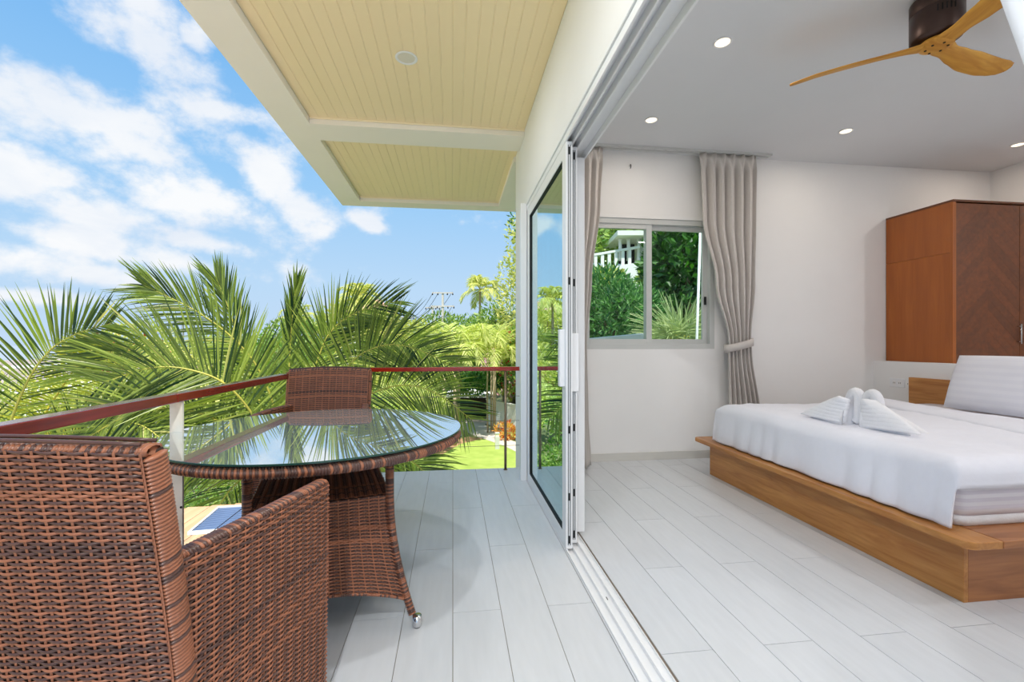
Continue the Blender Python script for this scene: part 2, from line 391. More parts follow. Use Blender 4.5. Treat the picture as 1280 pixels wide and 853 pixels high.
# balcony ceiling: beams and boarded bays
ce = empty('ceiling_balcony', (0, 0, 2.9)); struct(ce, 'cream boarded balcony ceiling between white beams', 'ceiling')
ZB = -.05
def beam(name, x0, x1, y0, y1, z1=.1, zb=ZB): return boxobj(name, (x0, x1, y0, y1, zb, z1), M_beam, ce)
beam('edge_beam', -1.37, -1.12, -4.2, 5.93)
beam('cross_beam', -1.12, XW-.001, 3.76, 4.06)
beam('cross_beam', -1.12, XW-.001, -1.5, -1.2)
beam('end_beam', -1.12, XW-.02, 5.72, 5.93)
beam('wall_beam', XW-.02, .85, YF+.132, 5.93)
bc = {}
for (ya, yb) in ((4.06, 5.72), (-1.2, 3.76), (-4.2, -1.5)):
    boxobj('groove_panel', (-1.12, XW-.0005, ya, yb, .0043, .03), M_groove, ce)
    n = 23; wd = (XW+1.12)/n
    for k in range(n):
        dy = (yb-ya)/2-.001
        key = round(dy, 3)
        if key not in bc:
            q = MB(); h = wd/2; g = .0008
            q.add([(-h+g, -dy, .0034), (-h+g, dy, .0034), (-h+g+.0045, dy, 0), (-h+g+.0045, -dy, 0), (h-g-.0045, -dy, 0), (h-g-.0045, dy, 0), (h-g, dy, .0034), (h-g, -dy, .0034),
                   (-h+g, -dy, .0042), (-h+g, dy, .0042), (h-g, dy, .0042), (h-g, -dy, .0042)],
                  [(0, 1, 2, 3), (3, 2, 5, 4), (4, 5, 6, 7), (8, 9, 1, 0), (7, 6, 10, 11), (11, 10, 9, 8), (0, 3, 4, 7, 11, 8), (1, 9, 10, 6, 5, 2)])
            o = q.build('ceiling_board', M_board, ce); bc[key] = o.data
        else: o = link('ceiling_board', bc[key], ce)
        o.location = (-1.12+(k+.5)*wd, (ya+yb)/2, 0)
    # slim cream bead at the bay's ends
    for yy in (ya+.004, yb-.012):
        boxobj('bead', (-1.119, XW-.001, yy, yy+.008, -.012, .0), M_groove, ce)

# ---------------------------------------------------------------- sliding door panels
M_dglass = glass('door_glass', (.62, .86, .84, 1), .30, (.80, .97, 1.0, 1), .88)
M_wglass = glass('window_glass', (.93, .98, .96, 1), .008, (1, 1, 1, 1), .05)
def door(n, x0, ya, yb, label, handle_side=-1, st=.085):
    d = empty('door_%d' % n, (x0, ya, .013)); struct(d, label, 'sliding door'); t = .036; L = yb-ya; Hh = 2.192
    boxobj('stile', (0, t, 0, st, 0, Hh), M_alu, d, .002); boxobj('stile', (0, t, L-st, L, 0, Hh), M_alu, d, .002)
    boxobj('top_rail', (.0005, t-.0005, st, L-st, Hh-.07, Hh-.001), M_alu, d, .001); boxobj('bottom_rail', (.0005, t-.0005, st, L-st, .001, .065), M_alu, d, .001)
    boxobj('pane', (t/2-.003, t/2+.003, st-.004, L-st+.004, .061, Hh-.066), M_dglass, d)
    q = MB()
    for s_ in (0, 1):
        ya_, yb_ = (st, st+.006) if s_ == 0 else (L-st-.006, L-st)
        q.box(.004, t-.004, ya_, yb_, .065, Hh-.07)
    q.box(.004, t-.004, st, L-st, .065, .071); q.box(.004, t-.004, st, L-st, Hh-.076, Hh-.07)
    q.build('gasket', M_black, d)
    g = MB(); g.box(t*.30, t*.42, -.002, .003, .02, Hh-.02); g.box(t*.60, t*.72, -.002, .003, .02, Hh-.02)
    g.build('edge_groove', mat('grey_groove', srgb(96, 100, 106), .5), d)
    k = MB()
    for z in (.03, .26, .62, 1.42, 2.12): k.box(t*.36, t*.62, -.004, .001, z, z+.04)
    k.build('edge_clip', M_black, d)
    return d
d1 = door(1, .602, 2.385, 3.66, 'outermost glass sliding door panel reflecting palms and sky')
boxobj('handle', (-.03, 0, .018, .06, .87, 1.18), M_alu, d1, .004)
d2 = door(2, .646, 2.45, 3.69, 'middle glass sliding door panel between the other two')
boxobj('handle', (-.004, .04, -.022, -.004, .84, 1.16), M_alu, d2, .004)
d3 = door(3, .708, 2.595, 3.695, 'innermost sliding door panel nearest the bedroom', st=.1)
boxobj('end_cover', (.0, .056, -.012, -.0045, .004, 2.19), M_alu, d3, .002)
boxobj('foot_block', (-.014, -.001, -.01, .03, -.006, .05), M_black, d3)

# ---------------------------------------------------------------- window
wn_ = empty('window_1', (0, YF, 0)); struct(wn_, 'grey aluminium two-pane sliding window beside the pinned-back curtain', 'window')
def wb(name, x0, x1, y0, y1, z0, z1, m=M_ugrey, p=wn_, bv=.002): return boxobj(name, (x0, x1, y0, y1, z0, z1), m, p, bv)
f = .05
wb('frame_head', WX0, WX1, .0, .1, WZ1-f, WZ1); wb('frame_sill', WX0, WX1, .0, .1, WZ0, WZ0+f)
wb('frame_jamb', WX0, WX0+f, .0, .1, WZ0+f, WZ1-f); wb('frame_jamb', WX1-f, WX1, .0, .1, WZ0+f, WZ1-f)
wb('head_casing', WX0-.02, WX1+.02, -.012, -.001, WZ1, WZ1+.03, M_wall)
def sash(x0, x1, y0, name):
    s_ = empty(name, (0, 0, 0)); s_.parent = wn_; e_ = .055; z0, z1 = WZ0+f-.01, WZ1-f+.01
    wb('sash_stile', x0, x0+e_, y0, y0+.03, z0, z1, p=s_); wb('sash_stile', x1-e_, x1, y0, y0+.03, z0, z1, p=s_)
    wb('sash_rail', x0+e_, x1-e_, y0, y0+.03, z0, z0+e_, p=s_); wb('sash_rail', x0+e_, x1-e_, y0, y0+.03, z1-e_, z1, p=s_)
    wb('pane', x0+e_-.004, x1-e_+.004, y0+.012, y0+.018, z0+e_-.004, z1-e_+.004, M_wglass, s_, 0)
    return s_
s1 = sash(WX0+f-.01, 1.905, .012, 'sash'); s2 = sash(1.85, WX1-f+.01, .05, 'sash')
wb('latch', 2.462, 2.482, .036, .05, 1.50, 1.58, M_black, s2)
# ================================================================== WOVEN FURNITURE
def weave(name, Sf, nu, nv, parent, amp=.0026, hw=.0029, th=.0016, spi=4, mats=(M_wk, M_wd), stakes=True, phase=0, core=True, jitter=.12):
    """rows of cane running along u over and under upright stakes; Sf(u,v) -> points (numpy), its normal d/du x d/dv faces out"""
    nsamp = nu*spi+1
    u = np.linspace(0, 1, nsamp); v = (np.arange(nv)+.5)/nv
    U, Vv = np.meshgrid(u, v)
    rng = np.random.RandomState(len(name)*13+nv)
    Vj = Vv + (rng.rand(nv, 1)-.5)*jitter/nv
    e_ = 1e-3
    P0 = Sf(U, Vj); du = Sf(np.clip(U+e_, 0, 1), Vj)-Sf(np.clip(U-e_, 0, 1), Vj); dv = Sf(U, np.clip(Vj+e_, 0, 1))-Sf(U, np.clip(Vj-e_, 0, 1))
    nrm = np.cross(du, dv); nrm /= np.linalg.norm(nrm, axis=-1, keepdims=True)+1e-12
    dvn = dv/(np.linalg.norm(dv, axis=-1, keepdims=True)+1e-12)
    ph = np.cos(PI*U*nu+PI*(np.arange(nv)[:, None]+phase))
    off = amp*np.sign(ph)*np.abs(ph)**.75
    light = (np.arange(nv) % 2 == 0)[:, None]
    off = off+np.where(light, .0003, -.0002)
    base = P0+nrm*(off+amp)[..., None]
    prof = [(-1, -.35), (-.62, .62), (.0, 1.0), (.62, .62), (1, -.35)]
    k = len(prof)
    V = np.stack([base+dvn*(a*hw)+nrm*(b*th) for a, b in prof], axis=2)        # nv,nsamp,k,3
    idx = np.arange(nv*nsamp*k).reshape(nv, nsamp, k)
    Fq = np.stack([idx[:, :-1, :-1], idx[:, 1:, :-1], idx[:, 1:, 1:], idx[:, :-1, 1:]], axis=-1).reshape(-1, 4)
    mi = np.repeat((np.arange(nv) % 2), (nsamp-1)*(k-1))
    flip = rng.rand(nv) < .06
    mi = np.where(np.repeat(flip, (nsamp-1)*(k-1)), 1-mi, mi)
    V = V.reshape(-1, 3)
    if stakes:
        uu = (np.arange(nu+1))/nu; uu = np.clip(uu, .002, .998); vs = np.linspace(0, 1, max(4, nv//6))
        U2, V2 = np.meshgrid(uu, vs, indexing='ij')
        Pp = Sf(U2, V2); a_ = Sf(np.clip(U2+e_, 0, 1), V2)-Sf(np.clip(U2-e_, 0, 1), V2); b_ = Sf(U2, np.clip(V2+e_, 0, 1))-Sf(U2, np.clip(V2-e_, 0, 1))
        nn = np.cross(a_, b_); nn /= np.linalg.norm(nn, axis=-1, keepdims=True)+1e-12; an = a_/(np.linalg.norm(a_, axis=-1, keepdims=True)+1e-12)
        S2 = np.stack([Pp+an*(x*.0026)+nn*(amp+y*.0014) for x, y in ((-1, -.4), (0, 1), (1, -.4))], axis=2)
        b0 = len(V); id2 = np.arange((nu+1)*len(vs)*3).reshape(nu+1, len(vs), 3)+b0
        F2 = np.stack([id2[:, :-1, :-1], id2[:, :-1, 1:], id2[:, 1:, 1:], id2[:, 1:, :-1]], axis=-1).reshape(-1, 4)
        V = np.concatenate([V, S2.reshape(-1, 3)]); Fq = np.concatenate([Fq, F2]); mi = np.concatenate([mi, np.zeros(len(F2), int)])
    o = npmesh(name, V, Fq, mi, list(mats), parent); tag(o, kind='stuff')
    return o
def skin(name, Sf, nu, nv, m, parent, back=None):
    """closed thin shell under a weave: Sf is the outer face, back(u,v) the inner"""
    u = np.linspace(0, 1, nu+1); v = np.linspace(0, 1, nv+1); U, V_ = np.meshgrid(u, v)
    A = Sf(U, V_); B = back(U, V_)
    n1_ = (nu+1)*(nv+1); idx = np.arange(n1_).reshape(nv+1, nu+1)
    f1 = np.stack([idx[:-1, :-1], idx[:-1, 1:], idx[1:, 1:], idx[1:, :-1]], -1).reshape(-1, 4)
    f2 = f1[:, ::-1]+n1_
    ring = np.concatenate([idx[0, :-1], idx[:-1, -1], idx[-1, :0:-1], idx[:0:-1, 0]]); nx = np.roll(ring, -1)
    f3 = np.stack([ring, ring+n1_, nx+n1_, nx], -1)
    return npmesh(name, np.concatenate([A.reshape(-1, 3), B.reshape(-1, 3)]), np.concatenate([f1, f2, f3]), None, [m], parent)
def wrapped(name, pts, rx, rz, parent, pitch=.0075, n=8, closed=False, up=Vector((0, 0, 1)), mats=(M_wk, M_wd), pd=.45, slant=0):
    """a rod bound in cane: rings swell and pinch once per turn, each turn its own strand"""
    pts = [Vector(p) for p in pts]; L = [0]
    for a, b in zip(pts, pts[1:]): L.append(L[-1]+(b-a).length)
    turns = max(3, int(L[-1]/pitch)); V = []; Fq = []; mi = []; j = 0
    rng = random.Random(int(L[-1]*1000))
    sub = 4; tot = turns*sub
    rxx = rx if callable(rx) else (lambda t: rx); rzz = rz if callable(rz) else (lambda t: rz)
    for i in range(tot+1):
        s_ = min(L[-1]*i/tot, L[-1]-1e-6)
        while L[j+1] < s_ and j < len(L)-2: j += 1
        fr = (s_-L[j])/(L[j+1]-L[j]); p = pts[j].lerp(pts[j+1], fr)
        lo, hi = max(j-1, 0), min(j+2, len(pts)-1)
        t = (pts[j+1]-pts[j]).normalized()
        a = t.cross(up)
        if a.length < .05: a = t.cross(Vector((1, 0, 0)))
        a.normalize(); b = a.cross(t)
        swell = (.66, .97, 1.0, .95)[i % sub]; tt = i/tot
        for k in range(n):
            an = 2*PI*k/n
            q_ = p+a*math.cos(an)*rxx(tt)*swell+b*math.sin(an)*rzz(tt)*swell+t*slant*math.cos(an)
            V.append(q_)
    for i in range(tot):
        for k in range(n):
            Fq.append((i*n+k, i*n+(k+1) % n, (i+1)*n+(k+1) % n, (i+1)*n+k))
    cols = [(1 if rng.random() < pd*.5 else 0) if k % 2 else (1 if rng.random() < pd*1.5 else 0) for k in range(turns)]
    mi = [cols[i//sub] for i in range(tot) for k in range(n)]
    if not closed:                                       # close both ends with fans
        for i0 in (0, tot*n):
            c_ = sum((V[i0+k] for k in range(n)), Vector())/n; V.append(c_); ci = len(V)-1
            for k in range(0, n, 2): Fq.append((ci, i0+k, i0+(k+1) % n, i0+(k+2) % n)); mi.append(0)
    o = npmesh(name, np.array([tuple(v) for v in V]), np.array(Fq), mi, list(mats), parent)
    return o

# ---------------------------------------------------------------- chair (faces +y)
def make_chair():
    ch = empty('wicker_armchair')
    hw, ht = .268, .925
    def back_y(u, z):
        return -.265-.028*np.sin(PI*u)-.085*np.clip((z-.42)/.5, 0, 1.2)**1.15
    def crest(u): return ht+.012*np.sin(PI*u)
    def widen(z): return 1+.02*np.clip((z-.4)/.5, 0, 1)
    TB = .052
    def back_out(u, v):
        z = .07+(crest(u)-.07)*v; x = -(hw-.535*u)*widen(z)
        return np.stack([x, back_y(u, z), z], -1)
    def back_in(u, v):
        z = .40+(crest(u)-.40)*v; x = -(-hw+.008+(.535-.016)*u)*widen(z)
        return np.stack([x, back_y(1-u, z)+TB, z], -1)
    bo = lambda u, v: back_out(u, v)+np.array([0, .003, 0]); bi = lambda u, v: back_out(u, v)+np.array([0, TB-.003, 0])
    br = skin('backrest', bo, 14, 16, M_wback, ch, bi)
    weave('outer_weave', back_out, 26, 134, br)
    weave('inner_weave', back_in, 24, 84, br, hw=.0029)
    for s_ in (1, -1):       # bound edges of the backrest above the arms
        pts = [(s_*hw*float(widen(np.array(z)))*1.0, float(back_y(np.array(0.), np.array(z)))+TB/2, z) for z in np.linspace(.40, .918, 14)]
        wrapped('edge_binding', pts, .013, .027, br, pitch=.0075, n=10, up=Vector((0, 1, 0)), pd=.12)
    pts = [(float((hw-.535*u)*1.02), float(back_y(np.array(u), np.array(ht)))+TB/2, float(crest(np.array(u)))) for u in np.linspace(0, 1, 16)]
    wrapped('top_binding', pts, .030, .012, br, pitch=.0085, n=10, pd=.35)
    # two flat canes lying along the crest
    for off in (-.022, .012):
        q = MB(); q.tube([(p[0]*.98, p[1]+off, p[2]+.0145) for p in pts], .0038, 6); q.build('crest_cane', M_wd, br, True)
    # sides
    for s_ in (1, -1):
        def plan(u):
            x = hw-.004+.060*u+.016*np.sin(PI*u); y = -.262+.53*u
            return x, y
        def ztop(u): return .694-.010*u+.006*np.sin(PI*u)
        def side_out(u, v, s_=s_):
            if s_ < 0: u = 1-u
            x, y = plan(u); z0 = .075+.03*np.sin(PI*u); z = z0+(ztop(u)-z0)*v
            return np.stack([s_*(x+.012*(v-.5)*0), y+(.02*v-.01)*u, z], -1)
        def side_in(u, v, s_=s_):
            if s_ > 0: u = 1-u
            x, y = plan(u); z = .40+(ztop(u)-.40)*v
            return np.stack([s_*(x-.040), y+(.02*v-.01)*u, z], -1)
        a = lambda u, v, s_=s_: side_out(u, v, s_)-np.array([s_*.003, 0, 0]); b = lambda u, v, s_=s_: side_out(u, v, s_)-np.array([s_*.037, 0, 0])
        sd_ = skin('side_panel', a, 12, 10, M_wback, ch, b)
        weave('outer_weave', side_out, 26, 94, sd_)
        weave('inner_weave', side_in, 22, 46, sd_)
        us = np.linspace(.03, 1, 16)
        pts = [(s_*(plan(u)[0]-.018), plan(u)[1]+.01*u, ztop(u)+.002) for u in us]
        wrapped('arm_binding', pts, .022, .010, sd_, pitch=.0085, pd=.5)
        pts = [(s_*(plan(1)[0]-.018), plan(1)[1]+.012-.02*t, ztop(1)+.004-(ztop(1)-.07)*t) for t in np.linspace(0, 1, 8)]
        wrapped('front_binding', pts, .012, .021, sd_, pitch=.0068, up=Vector((0, 1, 0)), pd=.4)
    # seat
    def seat_top(u, v): return np.stack([-.27+.54*u+0*v, -.225+.47*v+0*u, .405+.006*np.sin(PI*u)*np.sin(PI*v)], -1)
    st_ = skin('seat', lambda u, v: seat_top(u, v)-np.array([0, 0, .003]), 6, 6, M_wback, ch, lambda u, v: seat_top(u, v)-np.array([0, 0, .04]))
    weave('seat_weave', seat_top, 24, 66, st_)
    def apron(u, v): return np.stack([.285-.57*u+0*v, .247+0*u+0*v, .12+.05*np.sin(PI*u)+(.40-.12-.05*np.sin(PI*u))*v], -1)
    ap = skin('apron', lambda u, v: apron(u, v)-np.array([0, .003, 0]), 12, 6, M_wback, ch, lambda u, v: apron(u, v)-np.array([0, .03, 0]))
    weave('apron_weave', apron, 24, 42, ap)
    for sx in (1, -1):
        for (x, y) in ((.31, .235), (.255, -.25)):
            lg = wrapped('leg', [(sx*(x-.02), y, .10), (sx*(x-.008), y*1.02, .045), (sx*x, y*1.04, .028)], .016, .016, ch, pitch=.0075, up=Vector((0, 1, 0)))
            q = MB(); q.lathe([(.015, 0), (.0165, .004), (.0175, .03)], (sx*x, y*1.04, 0), 16); q.build('foot', M_chrome, lg, True)
    return ch
chair = make_chair()
chair.location = (-.750, 1.255, 0); chair.rotation_euler = (0, 0, math.radians(-9))
tag(chair, 'brown woven wicker armchair seen from behind, nearest in the left foreground', 'armchair', 'wicker armchairs around the glass table')
c2_ = copy_tree(chair); c2_.location = (-.85, 3.0, 0); c2_.rotation_euler = (0, 0, math.radians(180))
tag(c2_, 'brown woven wicker armchair facing the viewer behind the round table by the railing', 'armchair', 'wicker armchairs around the glass table')

# ---------------------------------------------------------------- round table
tb = empty('round_table', (-.562, 2.070, 0), math.radians(15)); tag(tb, 'round woven wicker table with a glass top between two armchairs', 'table')
R, ZT = .598, .74
q = MB(); q.lathe([(.55, ZT-.040), (.572, ZT-.036), (.572, ZT-.008), (.55, ZT-.005)], n=64); top = q.build('tabletop', M_wback, tb)
def top_w(u, v):
    r = .03+.54*v; an = -2*PI*u
    return np.stack([r*np.cos(an), r*np.sin(an), ZT-.010+0*r], -1)
weave('top_weave', lambda u, v: top_w(u, v), 60, 84, top, spi=3, amp=.0012)
pts = [(.580*math.cos(2*PI*k/96), .580*math.sin(2*PI*k/96), ZT-.026) for k in range(97)]
wrapped('rim', pts, .019, .019, top, pitch=.0092, n=8, slant=.007, pd=.62)
M_tglass = glass('table_glass', (.80, .90, .88, 1), .42, (.97, 1.0, 1.0, 1), .95, .10)
M_tedge = mat('glass_edge', srgb(40, 74, 66), .1)
q = MB(); n = 96
q.lathe([(R-.002, ZT), (R, ZT+.001), (R, ZT+.006), (R-.002, ZT+.007)], n=n, mi=1)
q.m[-1] = 0; q.m[-2] = 0
gl = q.build('glass_top', [M_tglass, M_tedge], tb); gl['label'] = 'clear round glass sheet'
def half(z):
    t = np.clip((.5-z)/.5, 0, 1); return .252+.093*t**1.9
for k, (sx, sy) in enumerate(((1, -1), (1, 1), (-1, 1), (-1, -1))):
    zs = [.70, .6, .5, .42, .34, .26, .18, .12, .08, .045]
    pts = [(sx*float(half(z)), sy*float(half(z)), z) for z in zs]
    lg = wrapped('leg', pts, lambda t: .019-.003*t, lambda t: .019-.003*t, tb, pitch=.0072, n=8, up=Vector((sx, 0, 0)), pd=.5)
    h0 = float(half(.0)); q = MB(); q.lathe([(.016, .004), (.018, .008), (.0175, .046)], (sx*h0, sy*h0, 0), 18); q.build('foot', M_chrome, lg, True)
    q = MB(); q.lathe([(.013, 0), (.014, .004)], (sx*h0, sy*h0, 0), 12); q.build('glide', M_black, lg)
for k in range(4):
    ang = k*PI/2
    def panel(u, v, ang=ang):
        zb = .10+.062*np.sin(PI*u)**.8; z = zb+(.505-zb)*v
        h = half(z); x = (-1+2*u)*(h-.006); y = -h
        return np.stack([x*math.cos(ang)-y*math.sin(ang), x*math.sin(ang)+y*math.cos(ang), z], -1)
    nrm_ = np.array([math.sin(ang), -math.cos(ang), 0])
    pn = skin('base_panel', lambda u, v, p=panel, nn=nrm_: p(u, v)-nn*.003, 14, 8, M_wback, tb, lambda u, v, p=panel, nn=nrm_: p(u, v)-nn*.018)
    weave('panel_weave', panel, 26, 58, pn, hw=.0030)
    pts = [tuple(panel(np.array(u), np.array(0.))+nrm_*.001) for u in np.linspace(.01, .99, 20)]
    wrapped('panel_hem', pts, .009, .006, pn, pitch=.008, n=6)
    mid = [tuple(panel(np.array(.5), np.array(v))+nrm_*.004) for v in np.linspace(0, 1, 8)]
    q = MB(); q.tube(mid, .004, 6); q.build('seam', M_wback, pn)
    q = MB(); c_ = Vector(panel(np.array(.485), np.array(.02)))+Vector(nrm_)*.006
    q.lathe([(.001, -.004), (.005, -.002), (.005, .002), (.001, .004)], c_, 10); q.build('bolt', M_chrome, pn, True)
def shelf(u, v): return np.stack([-.25+.50*u+0*v, -.25+.50*v+0*u, .507+0*u+0*v], -1)
sh = skin('shelf', lambda u, v: shelf(u, v)-np.array([0, 0, .003]), 4, 4, M_wback, tb, lambda u, v: shelf(u, v)-np.array([0, 0, .02]))
weave('shelf_weave', shelf, 28, 64, sh)

# ================================================================== RAILING
rl = empty('balcony_railing', (-1.145, 4.02, 0)); tag(rl, 'red varnished wooden handrail on posts with steel wires around the balcony', 'railing')
def rb(name, b, m, bv=0, p=rl): 
    o = boxobj(name, b, m, p, bv); o.location = o.location-Vector((-1.145, 4.02, 0)) if p is rl else o.location; return o
RX0, RX1 = -1.178, -1.118
rb('handrail', (RX0, RX1, 2.03, 4.055, .873, .91), M_rail, .004)
rb('handrail', (RX0, RX1, -.5, 2.027, .873, .91), M_rail, .004)
M_rail_lit = woodmat('varnished_rail_lit', srgb(140, 26, 14), srgb(186, 44, 20), 2.5, (1, 14, 14), .18, .7)  # brighter copy of the rail varnish, far rail's lit look put into colour
rb('handrail', (RX1+.001, XW-.002, 3.985, 4.04, .876, .912), M_rail_lit, .004)
for y in (2.075, .1): 
    rb('post', (-1.173, -1.123, y-.006, y+.006, .0, .872), M_post, .001)
q = MB(); q.tube([(.462+1.145, -.02, 0), (.462+1.145, -.02, .875)], .0115, 12); p_ = q.build('post', M_steel, rl, True)
q = MB(); q.lathe([(.018, 0), (.018, .006)], (.462+1.145, -.02, 0), 16); q.build('base_plate', M_steel, p_)
q = MB(); q.tube([(0, 0, 0), (0, 0, .872)], .0115, 12); q.build('post', M_steel, rl, True)
for z in (.65, .43, .21):
    q = MB(); q.tube([(-.003, -4.5, z), (-.003, 0, z), ], .0019, 5); q.build('wire', M_wire, rl)
    q = MB(); q.tube([(0, 0, z), (1.74, 0, z)], .0019, 5); q.build('wire', M_wire, rl)
    for y in (2.075, .1):
        q = MB(); q.tube([(.02-.003, y-4.02-.008, z), (.02-.003, y-4.02+.008, z)], .005, 8); q.build('wire_ferrule', M_dark, rl)
# wooden ledge outside the rail and the ribbed panel on it
M_ledge = random_tint(woodmat('ledge_wood', srgb(190, 150, 112), srgb(214, 178, 142), 2.0, (10, 1, 10), .7, 0, .4), .08)
ld = empty('wooden_ledge', (-1.6, 1.6, -.02)); tag(ld, 'weathered brown plank ledge outside the left railing', 'ledge')
for k in range(6):
    x0 = -2.09+k*.145; yl = 3.34+.0*k
    o = boxobj('plank', (x0, x0+.141, -.5, yl+.02*k, -.045, -.005), M_ledge, None); o.parent = ld; o.location = o.location-Vector((-1.6, 1.6, -.02))
gp = empty('ribbed_panel', (-1.43, 3.10, -.0045)); tag(gp, 'blue ribbed panel in a white frame lying on the wooden ledge', 'panel'); gp.rotation_euler = (0, 0, math.radians(5))
M_blue = mat('blue_rib', srgb(112, 136, 178), .35, var=.1, scale=10)
boxobj('backing', (-.11, .11, -.20, .20, 0, .008), mat('navy_backing', srgb(24, 34, 62), .5), gp)
for (b) in ((-.125, -.11, -.215, .215), (.11, .125, -.215, .215), (-.11, .11, -.215, -.2), (-.11, .11, .2, .215)): boxobj('frame_bar', (*b, 0, .022), M_alu, gp, .002)
for k in range(16): boxobj('rib', (-.11, .11, -.193+k*.0248, -.193+k*.0248+.013, .008, .016), M_blue, gp)
# ================================================================== BEDROOM
from mathutils import noise as mnoise
def nz3(x, y, z): return mnoise.noise(Vector((x, y, z)))
bed = empty('bed_platform', (2.18, 2.67, 0)); tag(bed, 'low teak platform bed base with an overhanging ledge', 'bed')
def bb(name, b, m, bv=.002, p=bed):
    o = boxobj(name, b, m, p, bv); o.location = o.location-Vector((2.18, 2.67, 0)); return o
bb('foot_panel', (2.178, 2.20, 1.69, 3.64, .0, .268), M_teak)
bb('side_panel', (2.20, 4.28, 1.69, 1.712, .0, .268), M_teakx); bb('side_panel', (2.20, 4.28, 3.618, 3.64, .0, .268), M_teakx)
# ledge: foot board with rounded corners, side boards butting against it
def rounded(x0, x1, y0, y1, r, corners):
    P_ = []
    for (cx_, cyc, a0, k) in ((x0+r, y0+r, PI, 0), (x1-r, y0+r, 1.5*PI, 1), (x1-r, y1-r, 0, 2), (x0+r, y1-r, .5*PI, 3)):
        if k in corners: P_ += [(cx_+r*math.cos(a0+t*PI/12), cyc+r*math.sin(a0+t*PI/12)) for t in range(7)]
        else: P_.append(((x0, x1, x1, x0)[k], (y0, y0, y1, y1)[k]))
    return P_
q = MB(); q.prism([(x-2.18, y-2.67) for x, y in rounded(2.085, 2.245, 1.595, 3.745, .045, (0, 3))], .27, .302); q.build('ledge_board', M_teak, bed, bevel=.004)
bb('ledge_board', (2.247, 4.28, 1.595, 1.80, .27, .302), M_teakx, .004); bb('ledge_board', (2.247, 4.28, 3.54, 3.745, .27, .302), M_teakx, .004)
bb('slat_deck', (2.247, 4.28, 1.801, 3.539, .24, .300), M_teakx, 0)
bb('headboard', (4.262, 4.297, 1.75, 3.775, .302, .80), M_teak, .003)

# mattress
mt = empty('mattress', (2.21, 1.74, .303)); tag(mt, 'thick white mattress in a striped fitted sheet on the teak platform', 'mattress')
MX0, MX1, MY0, MY1 = 2.215, 4.25, 1.745, 3.54
def rbox_grid(name, x0, x1, y0, y1, z0, z1, r, m, parent, off, bulge=0., quilt=0.):
    P_ = rounded(x0, x1, y0, y1, r, (0, 1, 2, 3)); V = []; n = len(P_)
    P2 = []
    for i in range(n):                                   # subdivide the outline
        a, b = P_[i], P_[(i+1) % n]; L = math.hypot(b[0]-a[0], b[1]-a[1]); k = max(1, int(L/.03))
        P2 += [(a[0]+(b[0]-a[0])*t/k, a[1]+(b[1]-a[1])*t/k) for t in range(k)]
    n = len(P2); cx_, cyc = (x0+x1)/2, (y0+y1)/2; lev = 7; q = MB(); vs = []
    for j in range(lev+1):
        t = j/lev; e_ = bulge*math.sin(PI*t)
        for i, (x, y) in enumerate(P2):
            dx, dy = (x-cx_)/((x1-x0)/2), (y-cyc)/((y1-y0)/2); qv = quilt*abs(math.sin((x+y)*PI/.11))*math.sin(PI*t)
            s_ = e_+qv
            vs.append((x+s_*(1 if dx > .9 else -1 if dx < -.9 else 0)-off[0], y+s_*(1 if dy > .9 else -1 if dy < -.9 else 0)-off[1], z0+(z1-z0)*t-off[2]))
    fs = [(j*n+i, j*n+(i+1) % n, (j+1)*n+(i+1) % n, (j+1)*n+i) for j in range(lev) for i in range(n)]
    fs += [tuple(range(n-1, -1, -1)), tuple(lev*n+i for i in range(n))]
    q.add(vs, fs); return q.build(name, m, parent, True)
OFF = (2.21, 1.74, .303)
M_quilt = mat('mattress_border', srgb(236, 236, 238), .8, bump=.2, bscale=90, var=.01, scale=20)
M_stripe = bpy.data.materials.new('satin_stripe'); t_, p_ = nodes(M_stripe); N_ = t_.nodes; L_ = t_.links
g_ = N_.new('ShaderNodeNewGeometry'); wv = N_.new('ShaderNodeTexWave'); wv.bands_direction = 'Z'; wv.inputs['Scale'].default_value = 9.0; L_.new(g_.outputs['Position'], wv.inputs[0])
rp = N_.new('ShaderNodeValToRGB'); L_.new(wv.outputs[0], rp.inputs[0]); rp.color_ramp.elements[0].position = .45; rp.color_ramp.elements[1].position = .55
rp.color_ramp.elements[0].color = srgb(226, 224, 236); rp.color_ramp.elements[1].color = srgb(240, 240, 248); L_.new(rp.outputs[0], p_.inputs['Base Color']); p_.inputs['Roughness'].default_value = .6
body = rbox_grid('mattress_border', MX0+.004, MX1, MY0+.004, MY1, .303, .352, .06, M_quilt, mt, OFF, .004, .007)
rbox_grid('fitted_sheet', MX0, MX1, MY0, MY1, .35, .583, .06, M_stripe, mt, OFF, .006)

